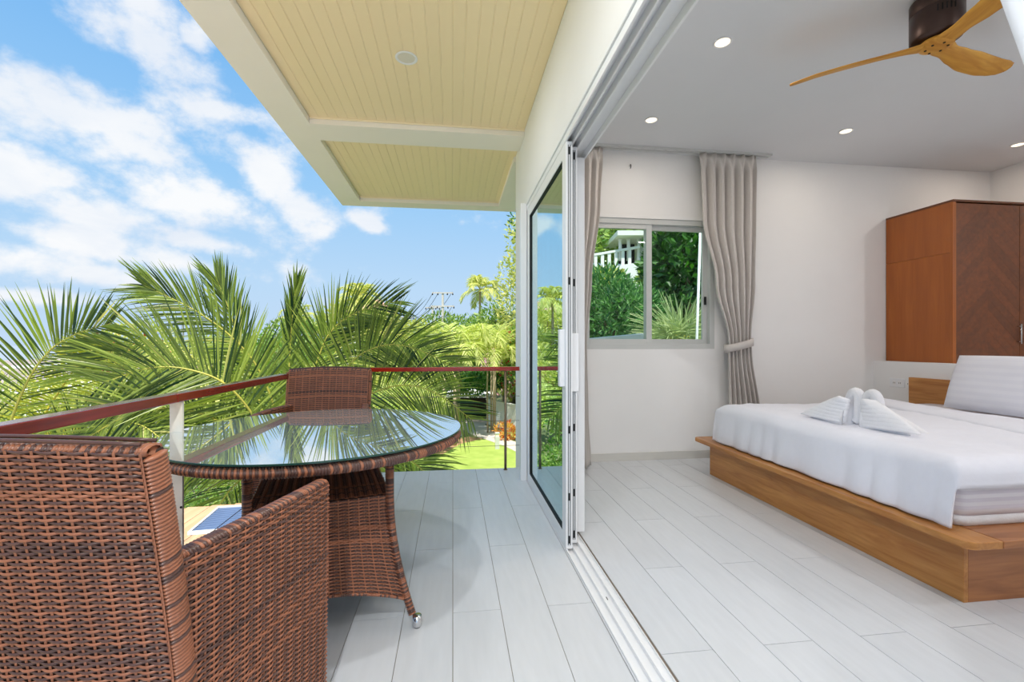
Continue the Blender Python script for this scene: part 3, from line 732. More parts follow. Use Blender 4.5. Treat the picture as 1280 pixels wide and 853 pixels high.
# duvet draped over the mattress
def drape(a, b, top=.592):
    """a: overhang past the foot edge, b: past the near side, c: past the far side (negative = lying on top)"""
    r = .055
    def ed(o):
        if o <= -r: return o, 0.0
        o += r; th = min(o/r, PI/2)
        out = -r+r*math.sin(th); dr = r*(1-math.cos(th))
        if o > r*PI/2: dr += o-r*PI/2
        return out, dr
    return ed(a), ed(b), top
na, nb = 96, 110
A0, A1 = -1.62, .262; B0, B1 = -.17, 1.795+.085
vs = []
for i in range(na+1):
    a = A0+(A1-A0)*i/na
    for j in range(nb+1):
        b = B0+(B1-B0)*j/nb                               # 0 at far edge, 1.795 at near edge
        an = a
        (oa, da), (on, dn), top = drape(a, b-1.795); (_, _), (of, df), _ = drape(a, -b)
        near = b > .9
        out = on if near else of; db = dn if near else df
        x = MX0-.012-oa; y = (MY0-.012-out) if near else (MY1+.012+out)
        drop = max(da, db)
        lim = .592-.312
        w1 = nz3(x*2.2, y*2.2, 1.7)*.010+nz3(x*5, y*6, 4.1)*.005
        fold = .016*math.sin(y*16+3*nz3(y*2, 0, 5))*min(1, da/.2)
        z = top-min(drop*(1+.06*nz3(y*3, 4, 4) if drop > .1 else 1), lim)+(w1+.006 if drop < .05 else 0)
        if da > .03: x -= abs(fold)+.012+.02*(da/.25)+.008*nz3(y*4, da*6, 2)
        if db > .02 and near: y -= .010+.012*(db/.12)+.008*nz3(x*6, db*5, 8)
        if db > .02 and not near: y += .008+.01*db
        # puff and creases on the top
        if drop < .05: z += .018*max(0, math.sin(PI*min(1, max(0, (-a)/1.2))))*math.sin(PI*min(1, max(0, b/1.8)))+.007*nz3(x*9, y*3.5, 3)+.004*nz3(x*16+y*9, y*6, 9)
        vs.append((x-MX0, y-MY0, z-.59))
fs = [(i*(nb+1)+j, (i+1)*(nb+1)+j, (i+1)*(nb+1)+j+1, i*(nb+1)+j+1) for i in range(na) for j in range(nb)]
q = MB(); q.add(vs, fs); dv = q.build('duvet', M_cloth, None, True, loc=(MX0, MY0, .59)); tag(dv, 'plain white duvet spread over the bed and hanging at the foot', 'duvet')
sm = dv.modifiers.new('thick', 'SOLIDIFY'); sm.thickness = .012; sm.offset = 1
# turned-back hem: a soft rolled ridge across the bed
pa, pb = Vector((3.72, 3.55, 0)), Vector((3.22, 1.76, 0)); vs = []; nn_ = 60; pr = 9
ax_ = (pb-pa).normalized(); px_ = Vector((ax_.y, -ax_.x, 0))
for i in range(nn_+1):
    t = i/nn_; c0 = pa.lerp(pb, t)+px_*.03*nz3(t*4, 1, 7)
    wdt = .15+.05*nz3(t*3, 3, 1); hgt = .030+.014*nz3(t*5, 2, 2)
    for k in range(pr):
        s_ = k/(pr-1); w_ = (s_-.35)*wdt*2
        z = .603+hgt*math.sin(PI*min(1, s_*1.0))**.7
        p3 = c0-px_*w_*-1; vs.append((p3.x-MX0, p3.y-MY0, z-.59))
fs = [(i*pr+k, i*pr+k+1, (i+1)*pr+k+1, (i+1)*pr+k) for i in range(nn_) for k in range(pr-1)]
q = MB(); q.add(vs, fs); o = q.build('turned_hem', M_cloth, dv, True)
sm = o.modifiers.new('thick', 'SOLIDIFY'); sm.thickness = .01; sm.offset = 1
# under-sheet beyond the duvet, up to the pillow
# pillow
def pillow(name, W_, Hh, T_, m):
    q = MB(); n = 28; vs = []
    for side in (1, -1):
        for i in range(n+1):
            for j in range(n+1):
                u, v = -1+2*i/n, -1+2*j/n
                e_ = max(0, (1-abs(u)**2.6))**.5*max(0, (1-abs(v)**2.6))**.5
                pin = 1-.045*(abs(u)**3*(1-v*v)*0+abs(v)**2*abs(u)**2)
                wr = .006*nz3(u*3, v*3, 3*side)
                vs.append((side*T_/2*e_+wr*e_, u*W_/2*pin*(1-.03*(1-v*v)), v*Hh/2*pin*(1-.03*(1-u*u))))
    m1 = (n+1)**2
    fs = [(i*(n+1)+j, (i+1)*(n+1)+j, (i+1)*(n+1)+j+1, i*(n+1)+j+1) for i in range(n) for j in range(n)]
    fs += [tuple(m1+x for x in f[::-1]) for f in fs]
    q.add(vs, fs); return q.build(name, m, None, True)
M_stripe2 = M_stripe.copy(); M_stripe2.name = 'satin_stripe_pillow'
for n_ in M_stripe2.node_tree.nodes:
    if n_.type == 'TEX_WAVE': n_.inputs['Scale'].default_value = 6
    if n_.type == 'VALTORGB': n_.color_ramp.elements[0].color = srgb(236, 236, 245)
pl = pillow('pillow', .74, .47, .17, M_stripe2); pl.location = (4.075, 2.90, .808); pl.rotation_euler = (0, math.radians(20), 0)
tag(pl, 'plump white striped pillow leaning against the headboard', 'pillow')

# towel swans
def swan(dirn, label):
    sw = empty('towel_swan'); tag(sw, label, 'folded towel', 'towel swans on the bed')
    d = dirn
    pts = crom([(0, d*.085, .03), (0, d*.080, .10), (0, d*.072, .165), (0, d*.045, .200), (0, d*.018, .175), (-.006, d*.012, .11), (-.012, d*.016, .045), (-.02, d*.03, .018)], 30)
    rad = [.029+.004*math.sin(PI*i/30)-.006*max(0, i/30-.75)/.25 for i in range(31)]
    q = MB(); q.tube(pts, rad, 12); q.build('neck', M_towel, sw, True)
    for sx in (-1, 1):
        q = MB(); vs = []; nt_, nc = 24, 12
        for i in range(nt_+1):
            t = i/nt_; y = d*(.045+.26*t); wd = .052*(1-t)**.6+.006; ht = .128*(1-t)**.9+.010; cx_ = sx*(.045+.02*t)
            for k in range(nc):
                an = PI*k/(nc-1); vs.append((cx_+wd*math.cos(an), y, ht*max(0, math.sin(an))**.8))
        fs = [(i*nc+k, i*nc+k+1, (i+1)*nc+k+1, (i+1)*nc+k) for i in range(nt_) for k in range(nc-1)]
        fs += [tuple(range(nc)), tuple(nt_*nc+k for k in range(nc-1, -1, -1))]+[(i*nc, (i+1)*nc, (i+1)*nc+nc-1, i*nc+nc-1) for i in range(nt_)]
        q.add(vs, fs); wg = q.build('wing', M_towel, sw, True)
        nf = 7
        for k in range(nf if sx < 0 else 0):             # pleats fanned from the breast, each a little shorter than the one below
            t0, t1 = k/nf, (k+1.35)/nf
            def edge(t): return (d*(.030+.012*t), .150*(1-t)+.008), (d*(.085+.27*t**.85+.018), max(.010, .150*(1-t)**1.0+.022))
            (ra, ea), (rb, eb) = edge(t0), edge(min(1.0, t1)); rows = 7; vs = []
            for i in range(rows+1):
                u = i/rows; pu = math.sin(PI*min(1, u*.9+.08))
                for (r_, e_) in ((ra, ea), (rb, eb)):
                    y = r_[0]+(e_[0]-r_[0])*u; z = r_[1]+(e_[1]-r_[1])*u+.012*pu*(1 if r_ is ra else .4)
                    xo = (.060 if sx < 0 else .035)+.040*pu*(1-.3*t0)+.022*t0+(.006 if r_ is ra else .012)
                    vs += [(sx*xo, y, z), (sx*(xo-.028), y, z)]
            fs = []
            for i in range(rows):
                o_ = i*4; fs += [(o_, o_+2, o_+6, o_+4), (o_+3, o_+1, o_+5, o_+7), (o_+1, o_, o_+4, o_+5), (o_+2, o_+3, o_+7, o_+6)]
            o_ = rows*4; fs += [(0, 1, 3, 2), (o_, o_+2, o_+3, o_+1)]
            q = MB(); q.add(vs, fs); pl_ = q.build('pleat', M_towel, wg, True, bevel=.009)
    q = MB(); q.tube(crom([(0, d*.05, .03), (0, d*.12, .045), (0, d*.2, .035), (0, d*.27, .018)], 12), [.03-.022*i/12 for i in range(13)], 10); q.build('body', M_towel, sw, True)
    return sw
s_ = swan(1, 'white towel swan on the bed with its wings toward the window wall'); s_.location = (2.50, 2.50, .610); s_.rotation_euler = (0, 0, math.radians(6))
s_ = swan(-1, 'white towel swan on the bed with its wings toward the near side'); s_.location = (2.51, 2.485, .610); s_.rotation_euler = (0, 0, math.radians(4))

# wardrobe behind the partition
wd_ = empty('wardrobe', (4.435, 3.53, 0)); tag(wd_, 'tall brown wooden wardrobe with chevron doors behind the bed', 'wardrobe')
WW, WD, WH = 1.25, .632, 2.39
boxobj('side_panel', (0, .02, .02, WD, 0, 1.935), M_cab, wd_, .001); boxobj('side_panel', (0, .02, .02, WD, 1.937, WH), M_cab, wd_, .001)
boxobj('front_stile', (-.001, .035, -.002, .02, 0, WH), M_cab, wd_, .002)
boxobj('top_panel', (-.004, WW, -.008, WD, WH, WH+.018), M_cabd, wd_, .002)
boxobj('carcass', (.021, WW, .025, WD, 0, WH-.002), M_cabd, wd_)
boxobj('side_panel', (WW-.001, WW+.012, .02, WD, 0, WH), M_cab, wd_)
def clip(poly, zlo, zhi):
    for (lim, sg) in ((zlo, 1), (zhi, -1)):
        out = []
        for i in range(len(poly)):
            a, b = poly[i], poly[(i+1) % len(poly)]; ia, ib = (a[1]-lim)*sg >= 0, (b[1]-lim)*sg >= 0
            if ia: out.append(a)
            if ia != ib:
                t = (lim-a[1])/(b[1]-a[1]); out.append((a[0]+(b[0]-a[0])*t, lim))
        poly = out
        if not poly: return []
    return poly
def chevdoor(x0, x1, label=None):
    dr = boxobj('door', (x0, x1, .004, .022, .03, WH-.012), M_wback, wd_); w_ = x1-x0; cz = (.03+WH-.012)/2; hz = (WH-.042)/2
    p_ = .098; n = int(2*hz/p_)+12
    for k in range(-8, n):
        for sd__ in (0, 1):
            zb = -hz+k*p_; sl = .95*w_/2; g = .0005
            xa, xb = (-w_/2, -g/2) if sd__ == 0 else (g/2, w_/2)
            za, zb2 = (zb, zb+sl) if sd__ == 0 else (zb+sl, zb)
            poly = clip([(xa, za+g), (xb, zb2+g), (xb, zb2+p_-g), (xa, za+p_-g)], -hz, hz)
            if len(poly) < 3: continue
            m_ = len(poly); q = MB()
            q.add([(x, -.0125, z) for x, z in poly]+[(x, -.009, z) for x, z in poly], [tuple(range(m_)), tuple(range(2*m_-1, m_-1, -1))]+[(i, m_+i, m_+(i+1) % m_, (i+1) % m_) for i in range(m_)])
            q.build('chevron_strip', M_cabd, dr)
    return dr
dA = chevdoor(.037, .705); dB = chevdoor(.709, 1.248)
for dr, xx in ((dA, .312), (dB, -.245)):
    h = MB(); zc = 1.205-1.204
    h.tube([(xx, -.042, zc-.09), (xx, -.042, zc+.09)], .006, 10); h.tube([(xx, -.042, zc-.07), (xx, -.011, zc-.07)], .004, 8); h.tube([(xx, -.042, zc+.07), (xx, -.011, zc+.07)], .004, 8)
    h.build('handle', M_chrome, dr, True)

# sockets on the partition
for (y, lb) in ((3.915, 'white double wall socket on the low partition, farther from the headboard'), (3.80, 'white wall socket on the low partition touching the headboard corner')):
    so = empty('wall_socket', (4.30, y, .735)); tag(so, lb, 'socket')
    wdt = .075 if y > 3.85 else .021
    boxobj('plate', (-.008, -.0005, -wdt, wdt, -.042, .042), M_alu, so, .003)
    for s_ in ((-.028, .028) if y > 3.85 else (.0,)):
        boxobj('outlet', (-.0095, -.008, s_-.017, s_+.017, -.021, .021), M_wall, so, .001)
        for dy in (-.007, .007): boxobj('slot', (-.0102, -.0094, s_+dy-.002, s_+dy+.002, -.008, .006), M_dark, so)

# ---------------------------------------------------------------- curtains
def curtain(name, levels, npl, amp, m, z1, nu=220, parent=None, header=True, lin=False):
    """levels: (z, start xy, end xy, depth factor) top to bottom; pleats run down"""
    q = MB(); vs = []; zs = []
    zt, zb = levels[0][0], levels[-1][0]; nzv = 60
    for j in range(nzv+1):
        z = zt+(zb-zt)*j/nzv
        k = 0
        while k < len(levels)-2 and z < levels[k+1][0]: k += 1
        a, b = levels[k], levels[k+1]; t = (a[0]-z)/(a[0]-b[0]); t = t*t*(3-2*t) if not lin else t
        A_ = Vector((a[1][0], a[1][1])).lerp(Vector((b[1][0], b[1][1])), t); B_ = Vector((a[2][0], a[2][1])).lerp(Vector((b[2][0], b[2][1])), t)
        am = a[3]+(b[3]-a[3])*t; dn_ = (B_-A_).normalized(); nr = Vector((dn_.y, -dn_.x))
        hd = 1 if not header else min(1, max(.25, (zt-z)/.14))
        for i in range(nu+1):
            u = i/nu; ph = 2*PI*npl*u+.5*nz3(u*5, z*.6, 2.2)
            s_ = math.sin(ph); off = amp*am*(s_*.8+.28*math.sin(2*ph+1.1))*hd
            if header and zt-z < .14: off = amp*.45*(abs(math.sin(ph/2))**6*2-.4)*1.0*(1-(zt-z)/.14)+off*((zt-z)/.14)
            p = A_.lerp(B_, u)+nr*off+nr*.012*nz3(u*4, z*1.3, 6)
            vs.append((p.x, p.y, z))
    fs = [(j*(nu+1)+i, (j+1)*(nu+1)+i, (j+1)*(nu+1)+i+1, j*(nu+1)+i+1) for j in range(nzv) for i in range(nu)]
    q.add(vs, fs); o = q.build(name, m, parent, True)
    sm = o.modifiers.new('thick', 'SOLIDIFY'); sm.thickness = .003
    return o
cr = empty('window_curtain', (2.62, 4.04, .02)); tag(cr, 'beige pleated curtain gathered by a tieback right of the window', 'curtain', 'bedroom curtains')
o = curtain('drape', [(2.925, (2.325, 4.05), (2.905, 4.05), 1.0), (2.3, (2.34, 4.05), (2.90, 4.05), 1.0), (1.7, (2.47, 4.05), (2.885, 4.05), 1.05), (1.14, (2.61, 4.055), (2.84, 4.055), .85), (1.05, (2.61, 4.055), (2.85, 4.055), .85), (.45, (2.62, 4.05), (2.93, 4.05), 1.2), (.03, (2.61, 4.05), (2.96, 4.05), 1.3)], 6, .040, M_curt, 0)
o.parent = cr; o.location = -cr.location
q = MB(); pts = [(2.725+.150*math.cos(2*PI*k/28), 4.055+.062*math.sin(2*PI*k/28), 1.10+.035*math.cos(2*PI*k/28)) for k in range(29)]
vs = []
for p in pts: vs += [(p[0], p[1], p[2]-.036), (p[0], p[1], p[2]+.036)]
q.add(vs, [(2*i, 2*i+2, 2*i+3, 2*i+1) for i in range(28)]); o = q.build('tieback', M_curt, cr, True); o.location = -cr.location
sm = o.modifiers.new('thick', 'SOLIDIFY'); sm.thickness = .006
cl_ = empty('window_curtain', (1.15, 3.95, .02)); tag(cl_, 'beige pleated curtain bunched behind the sliding door panels', 'curtain', 'bedroom curtains')
o = curtain('drape', [(2.925, (.90, 3.98), (1.375, 4.06), 1.0), (2.4, (.92, 3.95), (1.345, 4.05), 1.0), (1.7, (.95, 3.88), (1.255, 4.03), 1.0), (1.1, (.98, 3.82), (1.19, 3.99), .9), (.5, (.97, 3.75), (1.20, 3.97), 1.0), (.03, (.97, 3.66), (1.215, 3.95), 1.1)], 6, .034, M_curt, 0)
o.parent = cl_; o.location = -cl_.location
M_sheer = bpy.data.materials.new('sheer_cloth'); t_, p_ = nodes(M_sheer); N_ = t_.nodes; p_.inputs['Base Color'].default_value = srgb(244, 246, 250); p_.inputs['Roughness'].default_value = .9
tl_ = N_.new('ShaderNodeBsdfTranslucent'); tl_.inputs[0].default_value = srgb(244, 246, 250); mx_ = N_.new('ShaderNodeMixShader'); mx_.inputs[0].default_value = .5
t_.links.new(p_.outputs[0], mx_.inputs[1]); t_.links.new(tl_.outputs[0], mx_.inputs[2]); t_.links.new(mx_.outputs[0], N_['Material Output'].inputs[0])
sh_ = curtain('sheer_curtain', [(2.93, (.91, -.55), (.91, .955), 1.0), (1.69, (.91, -.5), (.91, .650), 1.0), (1.2, (.91, -.45), (.91, .53), 1.0), (.03, (.91, -.5), (.91, .5), 1.0)], 11, .022, M_sheer, 0, lin=True)
tag(sh_, 'white sheer curtain hanging close by at the upper right corner', 'curtain')
# ceiling rail
q = MB(); q.box(.85, 3.05, 4.02, 4.052, 2.928, ZC-.001); q.box(.85, 3.05, 4.075, 4.107, 2.928, ZC-.001)
for k in range(9): q.box(1.42+k*.11, 1.43+k*.11, 4.03, 4.042, 2.918, 2.93)
o = q.build('curtain_rail', M_ugrey); tag(o, 'white double curtain rail at the ceiling above the window', 'curtain rail')
rg = empty('curtain_hook', (1.675, YF, 2.80)); tag(rg, 'small dark hook on the wall above the window', 'hook')
q = MB(); q.lathe([(.012, -.003), (.012, .003)], (0, 0, .012), 12); q.build('plate', M_ugrey, rg); o = rg.children[0]; o.rotation_euler = (PI/2, 0, 0); o.location = (0, -.004, .012)
q = MB(); q.tube(crom([(0, -.004, .02), (0, -.03, .018), (0, -.034, -.004), (0, -.022, -.016)], 10), .004, 8); q.build('hook', M_motor, rg, True)

# ---------------------------------------------------------------- ceiling fan
fn = empty('ceiling_fan', (2.54, 2.10, ZC)); tag(fn, 'ceiling fan with three carved wooden blades and bronze motor', 'ceiling fan')
q = MB(); q.lathe([(.085, 0), (.085, -.012), (.108, -.014), (.112, -.02), (.112, -.080), (.109, -.083), (.112, -.086), (.112, -.215), (.106, -.226), (.06, -.23)], n=48); mo = q.build('motor_housing', M_motor, fn, True)
for k in range(5):
    an = math.radians(222+k*9)
    o = boxobj('vent_slot', (-.0025, .0025, -.004, .004, -.016, .016), M_dark, mo); o.location = (.1105*math.cos(an), .1105*math.sin(an), -.115); o.rotation_euler = (0, 0, an+PI/2)
def blade(ang):
    n, k = 40, 14; vs = []; a = math.radians(ang)
    for i in range(n+1):
        t = i/n; r = .0+.665*t
        ch = .055+.10*math.sin(PI*min(1, max(0, (t-.02)/1.02)))**.0*0
        # chord: broad hub, waist, full middle, blunt tip
        keys = [(0, .115), (.10, .105), (.2, .088), (.35, .105), (.55, .128), (.75, .125), (.9, .112), (.97, .09), (1.0, .05)]
        for (t0, c0), (t1, c1) in zip(keys, keys[1:]):
            if t0 <= t <= t1: u = (t-t0)/(t1-t0); u = u*u*(3-2*u); ch = c0+(c1-c0)*u; break
        pit = math.radians(4+13*min(1, max(0, (t-.08)/.25))); th = .026*(1-.45*t)
        sweep = -.02*math.sin(PI*t)+.035*max(0, t-.8)/.2*.5
        z0 = -.252+.012*t
        for j in range(k):
            an = 2*PI*j/k; c_ = math.cos(an)*ch/2; h_ = math.sin(an)*th/2*(1-.3*abs(math.cos(an)))
            cc = c_*math.cos(pit)-h_*math.sin(pit)+sweep; hh = c_*math.sin(pit)+h_*math.cos(pit)
            vs.append((r, -cc, z0+hh))
    fs = [(i*k+j, i*k+(j+1) % k, (i+1)*k+(j+1) % k, (i+1)*k+j) for i in range(n) for j in range(k)]+[tuple(range(k)), tuple(n*k+j for j in range(k-1, -1, -1))]
    q = MB(); q.add(vs, fs); o = q.build('blade', M_fan, fn, True); o.rotation_euler = (0, 0, a); return o
for an in (137.5, 14.5, 257): blade(an)
q = MB(); q.lathe([(.06, -.228), (.074, -.24), (.072, -.260), (.05, -.268), (.0, -.274)][:4], n=36); hb = q.build('hub', M_fan, fn, True)
for k in range(6):
    an = math.radians(k*60+20); q = MB(); q.lathe([(.006, -.2705), (.006, -.264)], (.045*math.cos(an), .045*math.sin(an), 0), 10); q.build('screw_hole', M_dark, hb)

# ---------------------------------------------------------------- recessed lights
M_lamp = emit('lamp_glow', (1.0, .84, .60, 1), 1.9)
def downlight(x, y, z, label, cat, on, r=.045, name='recessed_light', group=None, W_=10, colr=(1, .975, .96)):
    d = empty(name, (x, y, z)); tag(d, label, cat, group)
    q = MB(); q.lathe([(r*1.22, 0), (r*1.25, -.003), (r*1.18, -.006), (r*.98, -.004), (r*.95, 0)], n=32); q.build('trim_ring', M_alu, d, True)
    q = MB(); q.lathe([(r*.94, -.003), (r*.94, -.0015)], n=32); q.build('lens', M_lamp if on else mat('frosted_lens', srgb(226, 220, 206), .6), d)
    ld_ = bpy.data.lights.new('lamp', 'AREA'); ld_.shape = 'DISK'; ld_.size = r*2; ld_.energy = W_; ld_.color = colr
    lo = bpy.data.objects.new('lamp', ld_); C.objects.link(lo); lo.parent = d; lo.location = (0, 0, -.012)
    return d
G_ = 'recessed bedroom lights'
lab = {(1.627, 2.58): 'glowing recessed ceiling light nearest the sliding door head', (1.612, 3.55): 'glowing recessed ceiling light above the window curtain rail',
       (3.36, 3.52): 'glowing recessed ceiling light between the fan and the far wall', (5.16, 3.555): 'glowing recessed ceiling light above the wardrobe'}
for (x, y), l in lab.items(): downlight(x, y, ZC, l, 'ceiling light', True, group=G_, W_=DOWN_W*(.22 if y > 3 else .6), colr=(1, .88, .74))
for (x, y) in ((1.627, .6), (3.36, .6), (5.16, 1.6), (1.627, -1.3), (3.36, -1.3)):  # unseen lamps added behind the viewer to brighten the bedroom
    downlight(x, y, ZC, 'added unseen recessed fill light in the bedroom half behind the viewer', 'ceiling light', True, group=G_, W_=DOWN_W*(.35 if x < 2 else 1.3))
downlight(-.287, 2.90, 2.90, 'round white light fitting in the boarded balcony ceiling', 'ceiling light', False, .055, 'balcony_light', 'balcony ceiling lights', SOFFIT_FILL_W*.2, (.95, .98, 1.0))  # seen fitting with an unlit lens; its weak light is added fill
for y, k_ in ((1.1, .55), (-.6, 1.4), (-2.3, 1.6)): downlight(-.287, y, 2.90, 'added unseen balcony fill light above and behind the viewer', 'ceiling light', False, .055, 'balcony_light', 'balcony ceiling lights', SOFFIT_FILL_W*k_, (.95, .98, 1.0))  # unseen lamps added because sky and sun left the balcony dark
# ================================================================== OUTSIDE
GZ = -5.4
G1 = leafmat('palm_leaf', srgb(22, 62, 40), srgb(172, 190, 88), .45, .33, srgb(220, 214, 130))
G1y = leafmat('palm_leaf_yellow', srgb(186, 186, 60), srgb(226, 216, 100), .42, .4)
G2 = leafmat('areca_leaf', srgb(186, 202, 100), srgb(236, 238, 160), .4, .5)
G3 = leafmat('broad_leaf', srgb(88, 134, 58), srgb(182, 204, 108), .35, .45)
G4 = leafmat('dark_leaf', srgb(28, 74, 32), srgb(92, 146, 60), .3, .45)
G5 = leafmat('yellow_leaf', srgb(176, 192, 92), srgb(238, 232, 146), .4, .5)
G6 = leafmat('feathery_leaf', srgb(36, 96, 50), srgb(120, 170, 90), .3, .5)
G7 = leafmat('silver_leaf', srgb(150, 172, 112), srgb(212, 220, 166), .3, .5)
G8 = leafmat('croton_leaf', srgb(190, 70, 40), srgb(240, 214, 110), .3, .5)
G9 = leafmat('pink_flower', srgb(214, 150, 170), srgb(236, 206, 206), .3, .6)
G10 = leafmat('red_flower', srgb(200, 40, 50), srgb(226, 90, 90), .3, .6)
M_rach = mat('rachis', srgb(196, 190, 84), .5, var=.1, scale=6)
M_rachy = mat('rachis_yellow', srgb(226, 206, 70), .5)
M_trunk = mat('palm_trunk', srgb(176, 160, 136), .9, var=.15, scale=6, stretch=(1, 1, 6), bump=.3)
UP = Vector((0, 0, 1)); LS, WS = .80, .50

def frond(name, ctrl, facing, L, n, mleaf, parent, droop=.25, w=.013, seed=1, base=.14, up_bias=0.0, rr=.012, mr_=None, spread=(68, 30), nseg=4, lift=.12, sides=(1, -1)):
    rng = random.Random(seed); N_ = 48; pts = crom(ctrl, N_)
    q = MB(); q.tube(pts, [rr*(1-.85*i/N_)+.0015 for i in range(N_+1)], 6)
    fo = q.build(name, mr_ or M_rach, parent, True)
    V = []; Fq = []
    for sd_ in sides:
        for k in range(n):
            t = base+(1-base)*(k+rng.random()*.6)/n; x = t*N_; i = min(int(x), N_-1); p = pts[i].lerp(pts[i+1], x-i); tg = (pts[min(i+2, N_)]-pts[max(i-1, 0)]).normalized()
            f = facing.normalized(); side = tg.cross(f).normalized()*sd_; nrm = side.cross(tg).normalized()*sd_
            ang = math.radians(spread[0]+(spread[1]-spread[0])*t+rng.uniform(-5, 5))
            ln = LS*L*(.55+.75*math.sin(PI*min(1, .12+.80*t))**.8)*rng.uniform(.88, 1.08)*(.62 if t > .95 else 1)
            d0 = (tg*math.cos(ang)+side*math.sin(ang)+nrm*(lift+rng.uniform(-.12, .12))+UP*up_bias).normalized()
            dr = droop*rng.uniform(.6, 1.5); b = len(V); ww = WS*w*rng.uniform(.8, 1.15)
            wax = d0.cross(nrm).normalized(); tw = rng.uniform(-.6, .6); wax = (wax*math.cos(tw)+nrm*math.sin(tw)).normalized()
            c = p.copy(); dirn = d0.copy(); st = ln/nseg
            for s_ in range(nseg+1):
                u = s_/nseg; wd = ww*(1-u**2.2)*(.55+.9*min(1, u*3)) if u < 1 else .0004
                V += [c-wax*wd, c+nrm*wd*.35, c+wax*wd]
                dirn = (dirn-UP*dr*(.25+u)*.55).normalized(); c = c+dirn*st
            for s_ in range(nseg):
                o = b+s_*3; Fq += [(o, o+1, o+4, o+3), (o+1, o+2, o+5, o+4)]
    lo = npmesh('leaflets', np.array([tuple(v) for v in V]), np.array(Fq), None, [mleaf], fo); tag(lo, kind='stuff')
    return fo

def foliage(name, blobs, count, size, m, parent, aspect=.45, inner=.72, seed=1, droop=0., upb=.3):
    """leaves over the outside of lumpy clumps"""
    rng = np.random.RandomState(seed); Vs = []
    tot = sum(r[0]*r[1]+r[0]*r[2]+r[1]*r[2] for c, r in blobs)
    for c, r in blobs:
        k = max(20, int(count*(r[0]*r[1]+r[0]*r[2]+r[1]*r[2])/tot))
        d = rng.normal(size=(k, 3)); d /= np.linalg.norm(d, axis=1, keepdims=True)
        rad = inner+(1.06-inner)*rng.rand(k, 1)**.6
        P = np.array(c)+d*np.array(r)*rad
        ax = d*.8+rng.normal(size=(k, 3))*.55+np.array([0, 0, upb-droop]); ax /= np.linalg.norm(ax, axis=1, keepdims=True)
        sd_ = np.cross(ax, rng.normal(size=(k, 3))); sd_ /= np.linalg.norm(sd_, axis=1, keepdims=True); nn = np.cross(sd_, ax)
        L = size*(.6+.8*rng.rand(k, 1)); w = L*aspect*.5
        tip = P+ax*L-np.array([0, 0, 1.])*L*droop; mid = P+ax*L*.5
        Vs.append(np.stack([P, mid+sd_*w+nn*w*.3, tip, mid-sd_*w+nn*w*.3], 1))
    V = np.concatenate(Vs).reshape(-1, 3); Fq = np.arange(len(V)).reshape(-1, 4)
    o = npmesh(name, V, Fq, None, [m], parent, smooth=False); tag(o, kind='stuff'); return o
def lumps(c, r, n, seed, spread=.62, rs=.55):
    rng = random.Random(seed); out = [((0, 0, 0), tuple(x*.75 for x in r))]
    for _ in range(n):
        v = Vector((rng.gauss(0, 1), rng.gauss(0, 1), rng.gauss(0, .8))).normalized(); s_ = rs*rng.uniform(.7, 1.2)
        out.append(((v.x*r[0]*spread, v.y*r[1]*spread, v.z*r[2]*spread), (r[0]*s_, r[1]*s_, r[2]*s_)))
    return [(tuple(np.array(c)+np.array(a)), b) for a, b in out]
def tree(name, label, cat, px, py, d, rx, rz, m, count=3500, leaf=.25, seed=1, gz=GZ, n=7, group=None, trunk=True, aspect=.45, core=None, droop=0, extra=None, spread=.62):
    c = at(px, py, d); g = Vector((c.x, c.y, gz)); t = empty(name, g); tag(t, label, cat, group); hh = c.z-gz
    foliage('foliage', lumps((0, 0, hh), (rx, rx, rz), n, seed, spread), count, leaf, m, t, aspect, seed=seed, droop=droop)
    if extra: foliage('blossom', lumps((0, 0, hh), (rx*1.03, rx*1.03, rz*1.03), n, seed, spread), extra[1], extra[2], extra[0], t, .8, seed=seed+50, inner=.9)
    if trunk:
        q = MB(); b = max(.05, rx*.06)
        q.tube(crom([(0, 0, -.1), (b, 0, hh*.4), (-b, b, hh*.8), (0, 0, hh+rz*.3)], 10), [b*(1.6-1.0*i/10) for i in range(11)], 8)
        rng = random.Random(seed)
        for k in range(4):
            a = rng.uniform(0, 6.28); z0 = hh-rz*.5
            q.tube([(0, 0, z0), (math.cos(a)*rx*.35, math.sin(a)*rx*.35, hh-rz*.1), (math.cos(a)*rx*.6, math.sin(a)*rx*.6, hh+rz*.25)], [b*.6, b*.4, b*.15], 6)
        q.build('trunk', M_bark, t, True)
    return t

# ---------------------------------------------------------------- ground, sea, hill
q = MB(); nxg, nyg = 60, 60
struct(boxobj('ground', (-34, 60, -30, 220, GZ-2, GZ), mat('garden_ground', srgb(108, 114, 70), .95, col2=srgb(132, 136, 92), scale=.35)), 'green garden ground below the balcony', 'ground')
struct(boxobj('shore', (-900, -34, -120, 900, GZ-5, GZ-3.2), M_sand), 'pale tidal flats running out to the sea', 'shore')
q = MB(); q.box(-2500, -260, -300, 2500, GZ-5, GZ-3.15); struct(q.build('sea', mat('sea_water', srgb(150, 160, 172), .25, var=.06, scale=.02)), 'grey blue sea on the horizon at the left', 'sea')
for k, (xa, xb) in enumerate(((-92, -78), (-190, -172), (-60, -56))):
    q = MB(); P_ = []
    for i in range(40):
        y = -60+i*12; P_.append((y, nz3(y*.02, k, 1)*8))
    vs = [(xa+o_, y, GZ-3.13) for y, o_ in P_]+[(xb+o_*.7, y, GZ-3.13) for y, o_ in P_]; m_ = len(P_)
    q.add(vs, [(i+1, i, m_+i, m_+i+1) for i in range(m_-1)])
    tag(q.build('surf_line', mat('surf_foam', srgb(240, 240, 238), .6)), ('wide white surf line across the flats at the far left', 'most distant white surf line near the horizon', 'nearest white surf line below the palm fronds')[k], 'surf')
